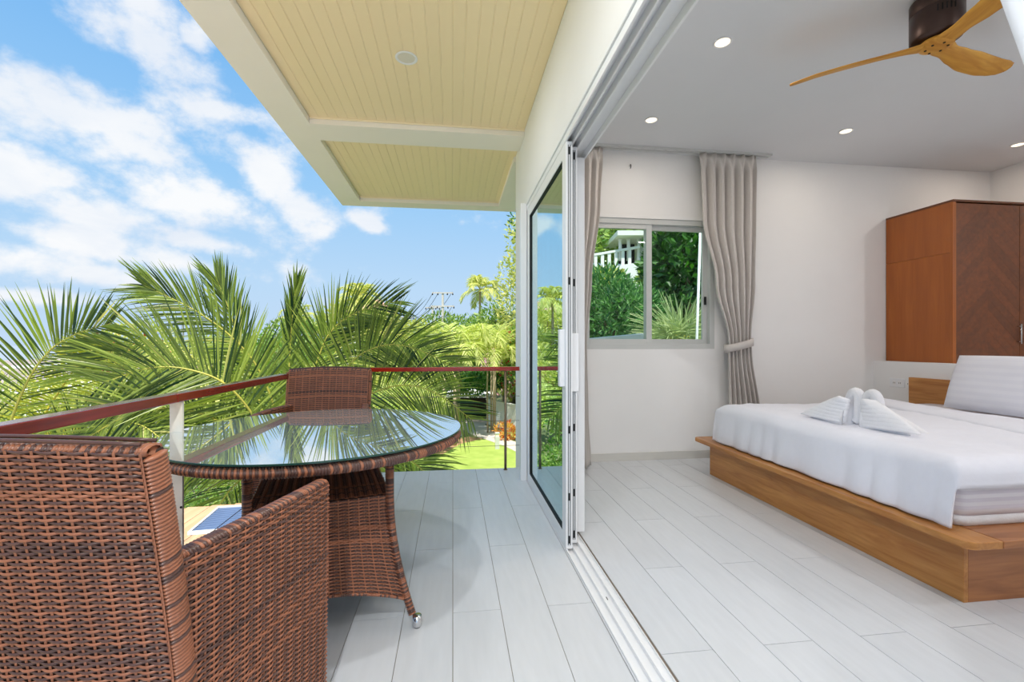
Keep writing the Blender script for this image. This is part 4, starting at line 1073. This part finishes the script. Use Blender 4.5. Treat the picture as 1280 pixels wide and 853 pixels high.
struct(boxobj('bounce_slab', (-9, 7, -12, 8.5, GZ-.5, GZ+.04), M_conc), 'unseen pale concrete patio under the balcony', 'bounce_slab')  # unseen pale surface added so bounced light on the soffit is less green
# lawn, path and soil
def gpoly(name, pix, m, z, label, cat):
    pts = [at(px, py, FPX*(CAM_H-GZ)/(py-430)) for px, py in pix]
    c = sum(pts, Vector())/len(pts); q = MB(); q.prism([(p.x-c.x, p.y-c.y) for p in pts][::-1] if False else [(p.x-c.x, p.y-c.y) for p in pts], 0, z)
    o = q.build(name, m, None, loc=(c.x, c.y, GZ)); struct(o, label, cat); return o
gpoly('lawn', [(470, 640), (700, 640), (690, 592), (655, 570), (628, 557), (605, 549), (590, 547), (540, 556), (480, 575)], M_grass, .03, 'bright green mown lawn below the balcony', 'lawn')
gpoly('garden_path', [(572, 524), (612, 524), (606, 532), (618, 541), (640, 552), (700, 572), (720, 590), (692, 593), (656, 571), (629, 558), (606, 550), (590, 544), (577, 536)], M_conc, .05, 'pale concrete path curving from the carport to the lawn', 'path')
gpoly('soil_bed', [(520, 572), (545, 556), (585, 547), (604, 549), (575, 556), (548, 572)], mat('soil', srgb(176, 140, 104), .95, var=.12, scale=3), .045, 'bare brown soil patch beside the lawn', 'soil')

def hillz(x, y):
    f = min(1, max(0, (x-.17*y)/(.09*y+.4))); f = f*f*(3-2*f); k = min(1, max(0, (y-5)/40))
    top = -.6+1.2*min(1, max(0, (y-5)/4))+5.5*k
    return GZ+(top-GZ)*f if y > 4.4 else GZ
vs = []; n_ = 50
for i in range(n_+1):
    for j in range(n_+1):
        y = 4.6+70*(j/n_)**1.6; x = .16*y+(60*(i/n_)**1.5); vs.append((x, y, hillz(x, y)+.0))
q = MB(); q.add(vs, [(i*(n_+1)+j, (i+1)*(n_+1)+j, (i+1)*(n_+1)+j+1, i*(n_+1)+j+1) for i in range(n_) for j in range(n_)])
struct(q.build('hill', mat('hill_ground', srgb(70, 96, 44), .95, col2=srgb(104, 128, 60), scale=.6), None, True), 'green hillside rising behind the house', 'hill')

# ---------------------------------------------------------------- coconut palms beside the balcony
CAMV = Vector((0, 0, CAM_H))
def palm(name, label, crown, ztop, group='coconut palms beside the balcony'):
    t = empty(name, (crown.x, crown.y, GZ)); tag(t, label, 'palm tree', group)
    q = MB(); q.tube(crom([(.15, .1, -.1), (.05, 0, (ztop-GZ)*.4), (-.03, .02, (ztop-GZ)*.8), (0, 0, ztop-GZ)], 24), [.17-.05*i/24+.008*(i % 2) for i in range(25)], 12); q.build('trunk', M_trunk, t, True)
    return t
def pf(par, pix, L, n, seed, m=G1, fz=0.0, **k):
    off = Vector((par.location.x, par.location.y, par.location.z))
    pts = [at(*p) for p in pix]; mid = pts[len(pts)//2]; face = (CAMV-mid).normalized()+UP*fz
    return frond('frond', [p-off for p in pts], face, L, n, m, par, seed=seed, **k)
cA = at(345, 600, 4.9); pA = palm('coconut_palm', 'large coconut palm filling the view behind the railing', cA, cA.z)
#   big fan of long leaflets left of centre
pf(pA, [(345, 600, 4.8), (322, 530, 4.5), (285, 483, 4.3), (240, 463, 4.2), (190, 460, 4.1), (130, 478, 4.0)], .78, 88, 3, droop=.10, w=.017, spread=(74, 34))
pf(pA, [(350, 600, 5.0), (345, 520, 4.9), (322, 460, 4.8), (290, 422, 4.7), (250, 392, 4.6), (212, 372, 4.5), (178, 356, 4.4)], .52, 84, 5, droop=.16, w=.016, spread=(66, 20))
pf(pA, [(350, 600, 5.2), (330, 520, 5.3), (306, 450, 5.4), (292, 405, 5.4), (280, 370, 5.4), (270, 348, 5.4)], .55, 56, 7, droop=.10, w=.019, spread=(40, 14))
pf(pA, [(355, 600, 5.2), (372, 520, 5.2), (396, 453, 5.2), (412, 417, 5.2), (443, 392, 5.2), (498, 376, 5.2)], .62, 74, 9, droop=.14, w=.018, spread=(60, 24))
pf(pA, [(360, 600, 5.0), (400, 510, 5.1), (436, 457, 5.1), (461, 438, 5.1), (492, 431, 5.1), (530, 440, 5.1), (572, 462, 5.0)], .66, 92, 11, droop=.14, w=.015, spread=(70, 32))
pf(pA, [(360, 600, 5.0), (410, 540, 5.0), (450, 500, 5.0), (500, 482, 5.0), (545, 492, 4.9), (590, 525, 4.8)], .60, 90, 13, droop=.22, w=.014, spread=(70, 36))
pf(pA, [(352, 600, 5.2), (358, 520, 5.4), (362, 450, 5.6), (365, 400, 5.6), (371, 352, 5.6)], .5, 40, 15, droop=.06, w=.022, spread=(26, 8))
pf(pA, [(345, 610, 4.8), (290, 540, 4.4), (230, 512, 4.2), (160, 520, 4.0), (90, 560, 3.9)], .62, 86, 17, droop=.25, w=.015)
pf(pA, [(350, 610, 4.8), (320, 570, 4.5), (265, 560, 4.3), (200, 590, 4.1), (150, 650, 4.0)], .60, 78, 19, droop=.3, w=.015)
pf(pA, [(360, 610, 4.9), (420, 570, 4.8), (480, 560, 4.8), (530, 590, 4.8), (560, 640, 4.8)], .58, 82, 21, droop=.3, w=.014)
pf(pA, [(355, 610, 4.8), (380, 560, 4.6), (430, 545, 4.5), (470, 575, 4.5), (490, 630, 4.5)], .5, 66, 23, droop=.3, w=.014)
pf(pA, [(350, 610, 5.0), (325, 590, 4.9), (290, 610, 4.6), (262, 660, 4.4), (250, 720, 4.3)], .55, 62, 25, droop=.3, w=.015)
pf(pA, [(350, 600, 5.6), (300, 500, 6.2), (230, 440, 6.6), (170, 425, 6.9), (100, 450, 7.1)], .7, 80, 27, droop=.2, w=.018)
pf(pA, [(355, 600, 5.6), (385, 500, 6.3), (420, 440, 6.6), (470, 415, 6.9), (540, 430, 7.1)], .7, 80, 29, droop=.2, w=.018)
cB = at(25, 640, 4.2); pB = palm('coconut_palm', 'smaller coconut palm at the far left with a yellowing frond', cB, cB.z)
pf(pB, [(25, 640, 4.2), (8, 560, 4.1), (28, 490, 4.0), (58, 443, 4.0), (92, 419, 4.0), (140, 404, 4.0)], 0.62, 74, 31, droop=.06, w=.016, spread=(72, 26))
pf(pB, [(30, 640, 4.3), (38, 560, 4.4), (57, 517, 4.4), (86, 472, 4.4), (108, 443, 4.4), (124, 426, 4.4)], .34, 70, 33, G1y, droop=.4, w=.013, mr_=M_rachy, spread=(80, 60))
pf(pB, [(25, 650, 4.2), (60, 580, 4.1), (110, 540, 4.1), (170, 530, 4.0), (215, 560, 3.9)], .5, 76, 35, droop=.28, w=.015)
pf(pB, [(20, 640, 4.4), (-20, 560, 4.4), (-60, 500, 4.4), (-110, 470, 4.4)], .55, 60, 37, droop=.2, w=.016)
pf(pB, [(25, 650, 4.3), (40, 600, 4.2), (80, 575, 4.1), (130, 590, 4.0), (170, 640, 3.9)], .5, 70, 39, G1y, droop=.3, w=.014, mr_=M_rachy)

# ---------------------------------------------------------------- garden trees and shrubs
LS = WS = 1.0
def farpalm(label, px, py, d, R_, nf, seed, m=G1, lean=.0):
    c = at(px, py, d); t = empty('coconut_palm', (c.x, c.y, GZ)); tag(t, label, 'palm tree', 'distant palms'); hh = c.z-GZ; rng = random.Random(seed)
    q = MB(); q.tube(crom([(lean, 0, -.1), (lean*.6, 0, hh*.4), (lean*.2, 0, hh*.75), (0, 0, hh)], 16), [.20-.08*i/16 for i in range(17)], 8); q.build('trunk', M_trunk, t, True)
    for k in range(nf):
        a = 2*PI*k/nf+rng.uniform(-.2, .2); el = rng.uniform(-.35, 1.15); L = R_*rng.uniform(.85, 1.1)
        dv = Vector((math.cos(a)*math.cos(el), math.sin(a)*math.cos(el), math.sin(el)))
        p0 = Vector((0, 0, hh)); pts = [p0, p0+dv*L*.4, p0+dv*L*.75-UP*L*.16, p0+dv*L*.95-UP*L*.45]
        frond('frond', pts, UP+dv*.2, L*.30, 34, m, t, droop=.7, w=.032, seed=seed*31+k, rr=.03, nseg=3, lift=.0)
    return t
farpalm('tall distant palm standing left of the power pole above the fronds', 449, 372, 48, 2.7, 17, 3, G5)
farpalm('slender palm with pale trunk right of the power pole', 600, 362, 55, 2.9, 17, 5, G5)
farpalm('pale distant palm partly hidden by the spear-like front frond', 374, 395, 62, 3.2, 13, 8, G5)
farpalm('low broad palm in the dense greenery below the tall tree', 630, 405, 44, 2.6, 13, 10, G1)

def clump(name, label, px, py, d, R_, nst, seed, m, L=.55, gz=GZ, h0=.0):
    """many arching plumes from one root: areca-like clump"""
    c = at(px, py, d); t = empty(name, (c.x, c.y, gz)); tag(t, label, 'palm clump', 'bright feathery palms'); rng = random.Random(seed); hh = c.z-gz
    q = MB()
    for k in range(5):
        a = rng.uniform(0, 6.28); q.tube([(math.cos(a)*.3, math.sin(a)*.3, -.1), (math.cos(a)*.35, math.sin(a)*.35, hh*.5), (math.cos(a)*.3, math.sin(a)*.3, hh)], .07, 6)
    q.build('stems', M_trunk, t, True)
    for k in range(nst):
        a = rng.uniform(0, 6.28); el = rng.uniform(.3, 1.35); Lr = R_*rng.uniform(.8, 1.2); dv = Vector((math.cos(a)*math.cos(el), math.sin(a)*math.cos(el), math.sin(el)))
        p0 = Vector((math.cos(a)*.3, math.sin(a)*.3, hh-rng.uniform(0, R_*.5)))
        pts = [p0, p0+dv*Lr*.5, p0+dv*Lr*.8+Vector((dv.x, dv.y, -.3))*Lr*.2, p0+dv*Lr*.8+Vector((dv.x*.8, dv.y*.8, -.9))*Lr*.5]
        frond('frond', pts, UP+dv*.3, L, 24, m, t, droop=.6, w=.035, seed=seed*17+k, rr=.02, nseg=3, lift=.1)
    return t
clump('areca_palm', 'bright yellow-green feathery palm clump beside the carport roof', 568, 432, 31, 2.7, 26, 2, G2, .8)
clump('areca_palm', 'bright feathery palm drooping over the white carport wall', 614, 436, 33, 2.7, 26, 4, G2, .8)
clump('areca_palm', 'feathery palm clump half hidden behind the balcony table', 530, 470, 26, 2.0, 18, 6, G2, .6)
# slim trunks standing in front of the carport
for (px, d, lb) in ((568, 29, 'pale slender palm trunk left of the carport opening'), (555, 31, 'thin palm trunk in the shade of the feathery clumps')):
    c = at(px, 465, d); q = MB(); q.tube([(0, 0, -.05), (.04, 0, 1.6), (0, 0, c.z-GZ)], [.13, .11, .10], 10)
    o = q.build('palm_trunk', M_trunk, None, True, loc=(c.x, c.y, GZ)); tag(o, lb, 'trunk')

tree('leafy_tree', 'tall loose yellow-green tree at the edge of the sliding door frame', 'tree', 676, 345, 40, 3.2, 5.4, G5, 5200, .36, 3, n=14, spread=.85)
tree('leafy_tree', 'rounded light green tree under the tall distant palm', 'tree', 452, 410, 58, 4.6, 3.4, G5, 3600, .5, 5, group='trees beyond the garden')
tree('leafy_tree', 'green tree mass on the ridge right of the power pole', 'tree', 575, 420, 62, 5.5, 3.6, G3, 4200, .5, 7, group='trees beyond the garden')
tree('leafy_tree', 'green tree behind the spear frond left of the tall palm', 'tree', 392, 425, 60, 5, 3.2, G3, 3600, .5, 9, group='trees beyond the garden')
tree('leafy_tree', 'dense green tree low on the ridge below the power lines', 'tree', 508, 430, 52, 5, 2.8, G5, 4200, .45, 11, group='trees beyond the garden')
tree('leafy_tree', 'pale bushy tree seen between the left palm fronds', 'tree', 150, 445, 40, 4.0, 2.6, G5, 3400, .4, 13, group='trees beyond the garden', extra=(G10, 160, .3))
tree('leafy_tree', 'broad green tree behind the big front palm', 'tree', 300, 450, 50, 7, 3.6, G3, 4200, .5, 15, group='trees beyond the garden')
tree('leafy_tree', 'dark dense tree behind the pink blossoms', 'tree', 640, 425, 46, 4.2, 3.4, G3, 3800, .4, 17, group='trees beyond the garden')
tree('flowering_bush', 'bougainvillea bush with pale pink blossoms beside the door frame', 'bush', 632, 458, 42, 2.7, 2.9, G3, 3600, .3, 19, extra=(G9, 1500, .26), trunk=False)
tree('flowering_bush', 'bush with pink and red blossoms above the carport wall', 'bush', 655, 450, 35, 2.0, 2.4, G3, 2600, .3, 21, extra=(G10, 240, .24), trunk=False)
tree('dark_shrub', 'dark green shrub over the carport roof edge', 'shrub', 588, 478, 36, 2.4, 1.1, G4, 3000, .28, 23, trunk=False)
tree('leafy_shrub', 'light green shrub below the railing behind the palm', 'shrub', 520, 505, 22, 2.0, 1.4, G2, 3200, .24, 25, trunk=False, group='shrubs in the garden')
tree('leafy_shrub', 'yellow-green shrub low behind the left palm trunk', 'shrub', 210, 520, 16, 2.6, 1.6, G5, 3400, .2, 27, trunk=False, group='shrubs in the garden')
tree('leafy_shrub', 'broad shrub at the far left under the yellow frond', 'shrub', 90, 510, 17, 2.2, 1.3, G5, 3400, .2, 29, trunk=False, group='shrubs in the garden')
tree('leafy_shrub', 'green shrub behind the table below the railing', 'shrub', 400, 545, 13, 1.9, 1.5, G3, 3400, .17, 31, trunk=False, group='shrubs in the garden')
tree('leafy_shrub', 'green shrub under the front palm beside the lawn', 'shrub', 470, 590, 13, 1.4, 1.0, G3, 3000, .15, 33, trunk=False, group='shrubs in the garden')
tree('leafy_shrub', 'green shrub near the wooden ledge', 'shrub', 270, 640, 9, 1.3, .9, G3, 3000, .12, 35, trunk=False, group='shrubs in the garden')
for k, (px, py, d, r_, h_, m_, lb) in enumerate(((545, 448, 50, 4.0, 2.4, G5, 'pale green tree below the power pole'), (600, 446, 52, 4.2, 2.6, G3, 'green tree behind the slender palm trunk'),
        (480, 452, 46, 4.0, 2.2, G5, 'pale tree behind the right front frond'), (250, 470, 34, 5.0, 2.6, G5, 'pale tree low behind the centre fronds'), (370, 470, 36, 5.0, 2.8, G3, 'green tree low behind the spear frond'),
        (440, 480, 28, 3.4, 2.2, G5, 'pale shrubby tree behind the far armchair'), (650, 470, 42, 3.4, 2.6, G5, 'pale tree behind the bougainvillea'))):
    tree('leafy_tree', lb, 'tree', px, py, d, r_, h_, m_, 3000, .2+.006*d, 80+k, group='trees beyond the garden')
# croton
c = at(633, 548, 31); cr_ = empty('croton_plant', (c.x, c.y, GZ)); tag(cr_, 'red and yellow croton plant by the white carport wall', 'plant')
foliage('foliage', [((0, 0, .55), (.75, .75, .55)), ((.3, 0, .4), (.5, .5, .4))], 300, .36, G8, cr_, .3, .5, 3, upb=.7)
q = MB(); q.tube([(0, 0, 0), (0, 0, .5)], .04, 6); q.build('stem', M_bark, cr_)
c = at(652, 552, 31); cr_ = empty('border_plant', (c.x, c.y, GZ)); tag(cr_, 'low pale green border plant right of the croton', 'plant')
foliage('foliage', [((0, 0, .3), (.6, .5, .3))], 300, .3, G2, cr_, .35, .5, 4, upb=.7)
# carport
gA = at(572, 524, 38); gB = at(609, 524, 38); ux = (gB-gA).normalized(); ux.z = 0; L_g = (gB-gA).length
cp = empty('carport', (gA.x, gA.y, GZ), math.atan2(ux.y, ux.x)); tag(cp, 'low white carport with a dark open front at the path end', 'carport')
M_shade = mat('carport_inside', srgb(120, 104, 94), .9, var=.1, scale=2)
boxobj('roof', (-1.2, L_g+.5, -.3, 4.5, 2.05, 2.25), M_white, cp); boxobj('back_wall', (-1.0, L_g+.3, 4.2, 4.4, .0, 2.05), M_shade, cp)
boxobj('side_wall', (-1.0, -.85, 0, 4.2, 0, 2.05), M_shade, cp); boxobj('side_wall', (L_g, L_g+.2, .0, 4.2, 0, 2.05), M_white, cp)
boxobj('bench', (-.7, L_g-.1, 3.2, 4.1, .0, .45), M_dark, cp); boxobj('crossbar', (-.9, L_g, 2.4, 2.46, .6, .66), M_ugrey, cp)
# white garden wall to the right of the path
wA, wB = at(608, 530, 37), at(668, 548, 31.4); dwl = (wB-wA); dwl.z = 0; q = MB(); q.box(0, dwl.length, 0, .2, 0, 1.95); q.box(-.02, dwl.length+.02, -.03, .23, 1.95, 2.03)
o = q.build('garden_wall', M_white, None, loc=(wA.x, wA.y, GZ)); o.rotation_euler = (0, 0, math.atan2(dwl.y, dwl.x)); tag(o, 'white rendered garden wall running right of the path', 'garden wall')
for (px, py, d, lb) in ((621.5, 562, 28.1, 'grey metal bollard light at the lawn corner'), (577, 545, 32.2, 'grey metal bollard light beside the glass table edge')):
    c = at(px, py, d); b_ = empty('bollard_light', (c.x, c.y, GZ)); tag(b_, lb, 'bollard light')
    boxobj('post', (-.13, .13, -.13, .13, 0, .78), M_ugrey, b_); boxobj('lens', (-.11, .11, -.11, .11, .78, .98), mat('bollard_lens', srgb(240, 236, 226), .4), b_); boxobj('cap', (-.14, .14, -.14, .14, .98, 1.04), M_ugrey, b_)
# power poles and lines
M_pole = mat('concrete_pole', srgb(206, 202, 198), .9)
def pole(px, py, d, hw, label, arms, tr=False):
    c = at(px, py, d); p = empty('power_pole', (c.x, c.y, GZ)); tag(p, label, 'power pole', 'power poles'); hh = c.z-GZ; p.rotation_euler = (0, 0, -YAW)
    q = MB(); q.box(-.13, .13, -.13, .13, 0, hh); q.build('post', M_pole, p)
    for (dz, w_) in arms:
        a_ = boxobj('crossarm', (-w_, w_, -.2, -.13, hh-dz-.08, hh-dz+.08), M_pole, p)
        for s_ in (-.95, -.45, .45, .95):
            q = MB(); q.lathe([(.05, -.02), (.10, .04), (.06, .1), (.09, .16), (.03, .24)], (s_*w_, -.165, hh-dz-.26), 8); q.build('insulator', M_dark, p)
    if tr:
        q = MB(); q.lathe([(.3, 0), (.36, .05), (.36, .95), (.28, 1.05)], (.3, -.5, hh-2.6), 14); q.build('transformer', M_ugrey, p); boxobj('platform', (-.7, 1.0, -.9, .2, hh-2.75, hh-2.62), M_pole, p)
    return Vector((c.x, c.y, c.z))
a1 = pole(553.5, 366, 58, 0, 'concrete power pole with two wide crossarms against the sky', ((.05, 1.35), (1.75, 1.5)))
a2 = pole(541, 384, 64, 0, 'power pole carrying a grey transformer left of the tall pole', ((.1, 1.0), (1.2, 1.0)), True)
a3 = pole(508, 396, 70, 0, 'farther power pole left of the transformer', ((.1, 1.2),))
a4 = a1+Vector((7, -6, 3)) if False else None
for k, (dx, dz) in enumerate(((-1.2, .1), (-.5, .1), (1.2, .1), (-1.3, -1.6), (1.3, -1.6))):
    pts = []
    for (p0, p1) in ((a3, a1),):
        for i in range(13):
            t = i/12; pts.append(p0.lerp(p1, t)+Vector((dx*cy_, -dx*sy_, dz*1.0-1.6*4*t*(1-t))))
    o_ = pts[0].copy(); q = MB(); q.tube([p-o_ for p in pts], .03, 4); o = q.build('power_line', M_dark, None, loc=o_); tag(o, 'thin dark power line sagging between the poles', 'power line', 'power lines')
# house roof beyond the round tree
c = at(462, 392, 85); hs = empty('distant_house', (c.x, c.y, GZ)); tag(hs, 'distant house with a pink tiled hip roof beyond the trees', 'house'); hh = c.z-GZ
boxobj('wall', (-4, 4, -3, 3, 0, hh), M_white, hs)
q = MB(); q.add([(-4.8, -3.8, hh), (4.8, -3.8, hh), (4.8, 3.8, hh), (-4.8, 3.8, hh), (-2, 0, hh+2.6), (2, 0, hh+2.6)], [(0, 1, 5, 4), (1, 2, 5), (2, 3, 4, 5), (3, 0, 4), (3, 2, 1, 0)]); q.build('roof', mat('pink_tiles', srgb(206, 160, 140), .8, var=.08, scale=3), hs)
for x in (-2.5, 0, 2.5):
    w_ = boxobj('window', (x-.5, x+.5, -3.05, -2.99, hh-1.8, hh-.6), M_dark, hs)

# ---------------------------------------------------------------- behind the bedroom window
def hz(px, py, d):
    c = at(px, py, d); return hillz(c.x, c.y)
def wtree(*a, **k):
    return tree(*a, gz=hz(a[3], a[4], a[5])-.1, **k)
wtree('feathery_shrub', 'large dark feathery shrub outside the left window pane', 'shrub', 766, 392, 9.0, .85, .78, G6, 6500, .16, 3, aspect=.22, n=9)
wtree('feathery_shrub', 'feathery shrub growing at the left edge of the window', 'shrub', 728, 392, 9.6, .75, .75, G6, 3600, .16, 5, aspect=.22, n=7)
wtree('leafy_tree', 'dark broad-leaved tree filling the right window pane', 'tree', 862, 325, 11, 1.15, 1.35, G4, 4200, .22, 7, n=9)
wtree('leafy_tree', 'sunlit light green tree behind the window mullion', 'tree', 836, 365, 12.5, .8, 1.0, G3, 3200, .2, 9, n=7)
wtree('leafy_tree', 'tall dark tree at the right edge of the window', 'tree', 905, 345, 13, 1.5, 2.2, G4, 3600, .25, 11, n=9)
wtree('leafy_tree', 'hillside tree above the white house', 'tree', 760, 285, 34, 4.5, 3.0, G3, 4200, .42, 13, n=9)
wtree('leafy_tree', 'dark hillside tree to the upper right of the white house', 'tree', 835, 280, 30, 3.4, 3.0, G4, 3600, .4, 15, n=9)
wtree('leafy_tree', 'hillside tree behind the dark window tree', 'tree', 890, 300, 24, 3.0, 3.2, G4, 3600, .35, 17, n=9)
wtree('leafy_shrub', 'small pale shrub below the white house', 'shrub', 745, 352, 14, .8, .35, G5, 1600, .16, 19, trunk=False)
for k, (px, py, d, r_, m_, lb) in enumerate(((735, 300, 28, 3.0, G3, 'green hillside tree left of the white terrace'), 
        (860, 268, 38, 4.5, G3, 'tree on the skyline above the dark window tree'), (800, 268, 42, 5, G5, 'sunlit tree on the skyline above the white house'), (720, 262, 40, 5, G4, 'dark tree on the skyline at the window corner'),
        (915, 275, 34, 4.5, G4, 'dark skyline tree hidden partly by the curtain'), (880, 385, 15, 1.3, G4, 'dark shrub behind the silver fan palm'), (820, 395, 13, 1.0, G4, 'dark shrub behind the window mullion'))):
    wtree('leafy_tree', lb, 'tree', px, py, d, r_, r_*.85, m_, count=3200, leaf=.2+.006*d, seed=60+k, n=8, group='trees on the hillside')
# silver fan palm
c = at(850, 432, 7.2); fp = empty('silver_fan_palm', (c.x, c.y, hillz(c.x, c.y)-.05)); tag(fp, 'silvery spiky fan palm in the lower right of the window', 'palm', None)
hb_ = c.z-fp.location.z; rng = random.Random(4)
q = MB(); q.tube([(0, 0, 0), (0, 0, hb_)], [.12, .09], 10); q.build('trunk', M_trunk, fp, True)
for k in range(9):
    a = 2*PI*k/9+.3; el = rng.uniform(.5, 1.3); dv = Vector((math.cos(a)*math.cos(el), math.sin(a)*math.cos(el), math.sin(el))); e0 = Vector((0, 0, hb_))+dv*.25
    V = []; Fq = []; s1_ = dv.cross(UP).normalized(); s2_ = s1_.cross(dv)
    for j in range(26):
        th = math.radians(-115+230*j/25); dd = (dv*math.cos(th)+s1_*math.sin(th)+s2_*rng.uniform(-.12, .12)).normalized(); Ls = .78*rng.uniform(.85, 1.1); wx = dd.cross(s2_).normalized()*.013; b = len(V)
        for u, w_ in ((0, .5), (.35, 1.2), (.7, .8), (1.0, .05)):
            pp = e0+dd*Ls*u-UP*.12*u*u; V += [pp-wx*w_, pp+s2_*.006, pp+wx*w_]
        for s_ in range(3): o_ = b+s_*3; Fq += [(o_, o_+1, o_+4, o_+3), (o_+1, o_+2, o_+5, o_+4)]
    fo = npmesh('fan_leaf', np.array([tuple(v) for v in V]), np.array(Fq), None, [G7], fp)
    q = MB(); q.tube([(0, 0, hb_-.05), e0], .01, 6); q.build('leaf_stalk', M_rach, fo)
# low white wall just outside
c = at(770, 424, 6.0); q = MB(); q.box(-.9, .42, -.15, .15, -3, 0)
o = q.build('outside_wall', M_white, None, loc=(c.x, c.y, c.z+.04)); o.rotation_euler = (0, math.radians(-5), math.radians(8)); tag(o, 'low white wall top outside the window below the shrub', 'garden wall')
# hillside house
c = at(765, 345, 24); hh_ = empty('hillside_house', (c.x, c.y, c.z)); hh_.rotation_euler = (0, 0, -YAW); tag(hh_, 'white hillside house with a columned terrace above the shrubs', 'house')
q = MB(); q.add([(-2.2, 0, -3), (3.6, 0, -3), (3.6, 0, 1.1), (-2.2, 0, .1), (-2.2, .3, -3), (3.6, .3, -3), (3.6, .3, 1.1), (-2.2, .3, .1)], [(0, 1, 2, 3), (7, 6, 5, 4), (3, 2, 6, 7), (1, 5, 6, 2), (0, 3, 7, 4)]); q.build('terrace_wall', M_white, hh_)
for k in range(9):
    x = -2.0+k*.36; z = .12+(x+2.2)*.172; boxobj('baluster', (x, x+.16, .08, .2, z, z+.75), M_white, hh_)
q = MB(); q.add([(-2.2, .05, .85), (1.5, .05, 1.49), (1.5, .25, 1.49), (-2.2, .25, .85), (-2.2, .05, .97), (1.5, .05, 1.61), (1.5, .25, 1.61), (-2.2, .25, .97)], [(0, 3, 2, 1), (4, 5, 6, 7), (0, 1, 5, 4), (2, 3, 7, 6), (1, 2, 6, 5), (0, 4, 7, 3)]); q.build('handrail', M_white, hh_)
for x in (.55, 1.0, 1.55): 
    q = MB(); q.lathe([(.12, .9), (.10, 1.0), (.09, 1.9), (.13, 2.05)], (x, .5, 0), 12); q.build('column', M_white, hh_, True)
boxobj('roof', (.2, 4.2, -.4, 3, 2.05, 2.3), M_white, hh_); boxobj('back_wall', (1.7, 4.0, .8, 2.8, -2, 2.05), M_white, hh_); boxobj('window', (.7, 1.6, 1.5, 1.6, .9, 2.0), M_dark, hh_)
q = MB(); q.add([(2.6, -1, -.2), (5.2, -1, .2), (5.2, 1.5, .2), (2.6, 1.5, -.2), (3.9, .2, 1.3)], [(0, 1, 4), (1, 2, 4), (2, 3, 4), (3, 0, 4), (3, 2, 1, 0)]); q.build('lower_roof', M_white, hh_)
# downpipe
c = at(874, 335, 6.4); q = MB(); q.tube([(0, 0, -3.5), (0, 0, 1.2)], .018, 10); o = q.build('drain_pipe', M_alu, None, True, loc=(c.x, c.y, c.z)); o.rotation_euler = (0, math.radians(2), 0); tag(o, 'slim white pipe outside the right window pane', 'pipe')
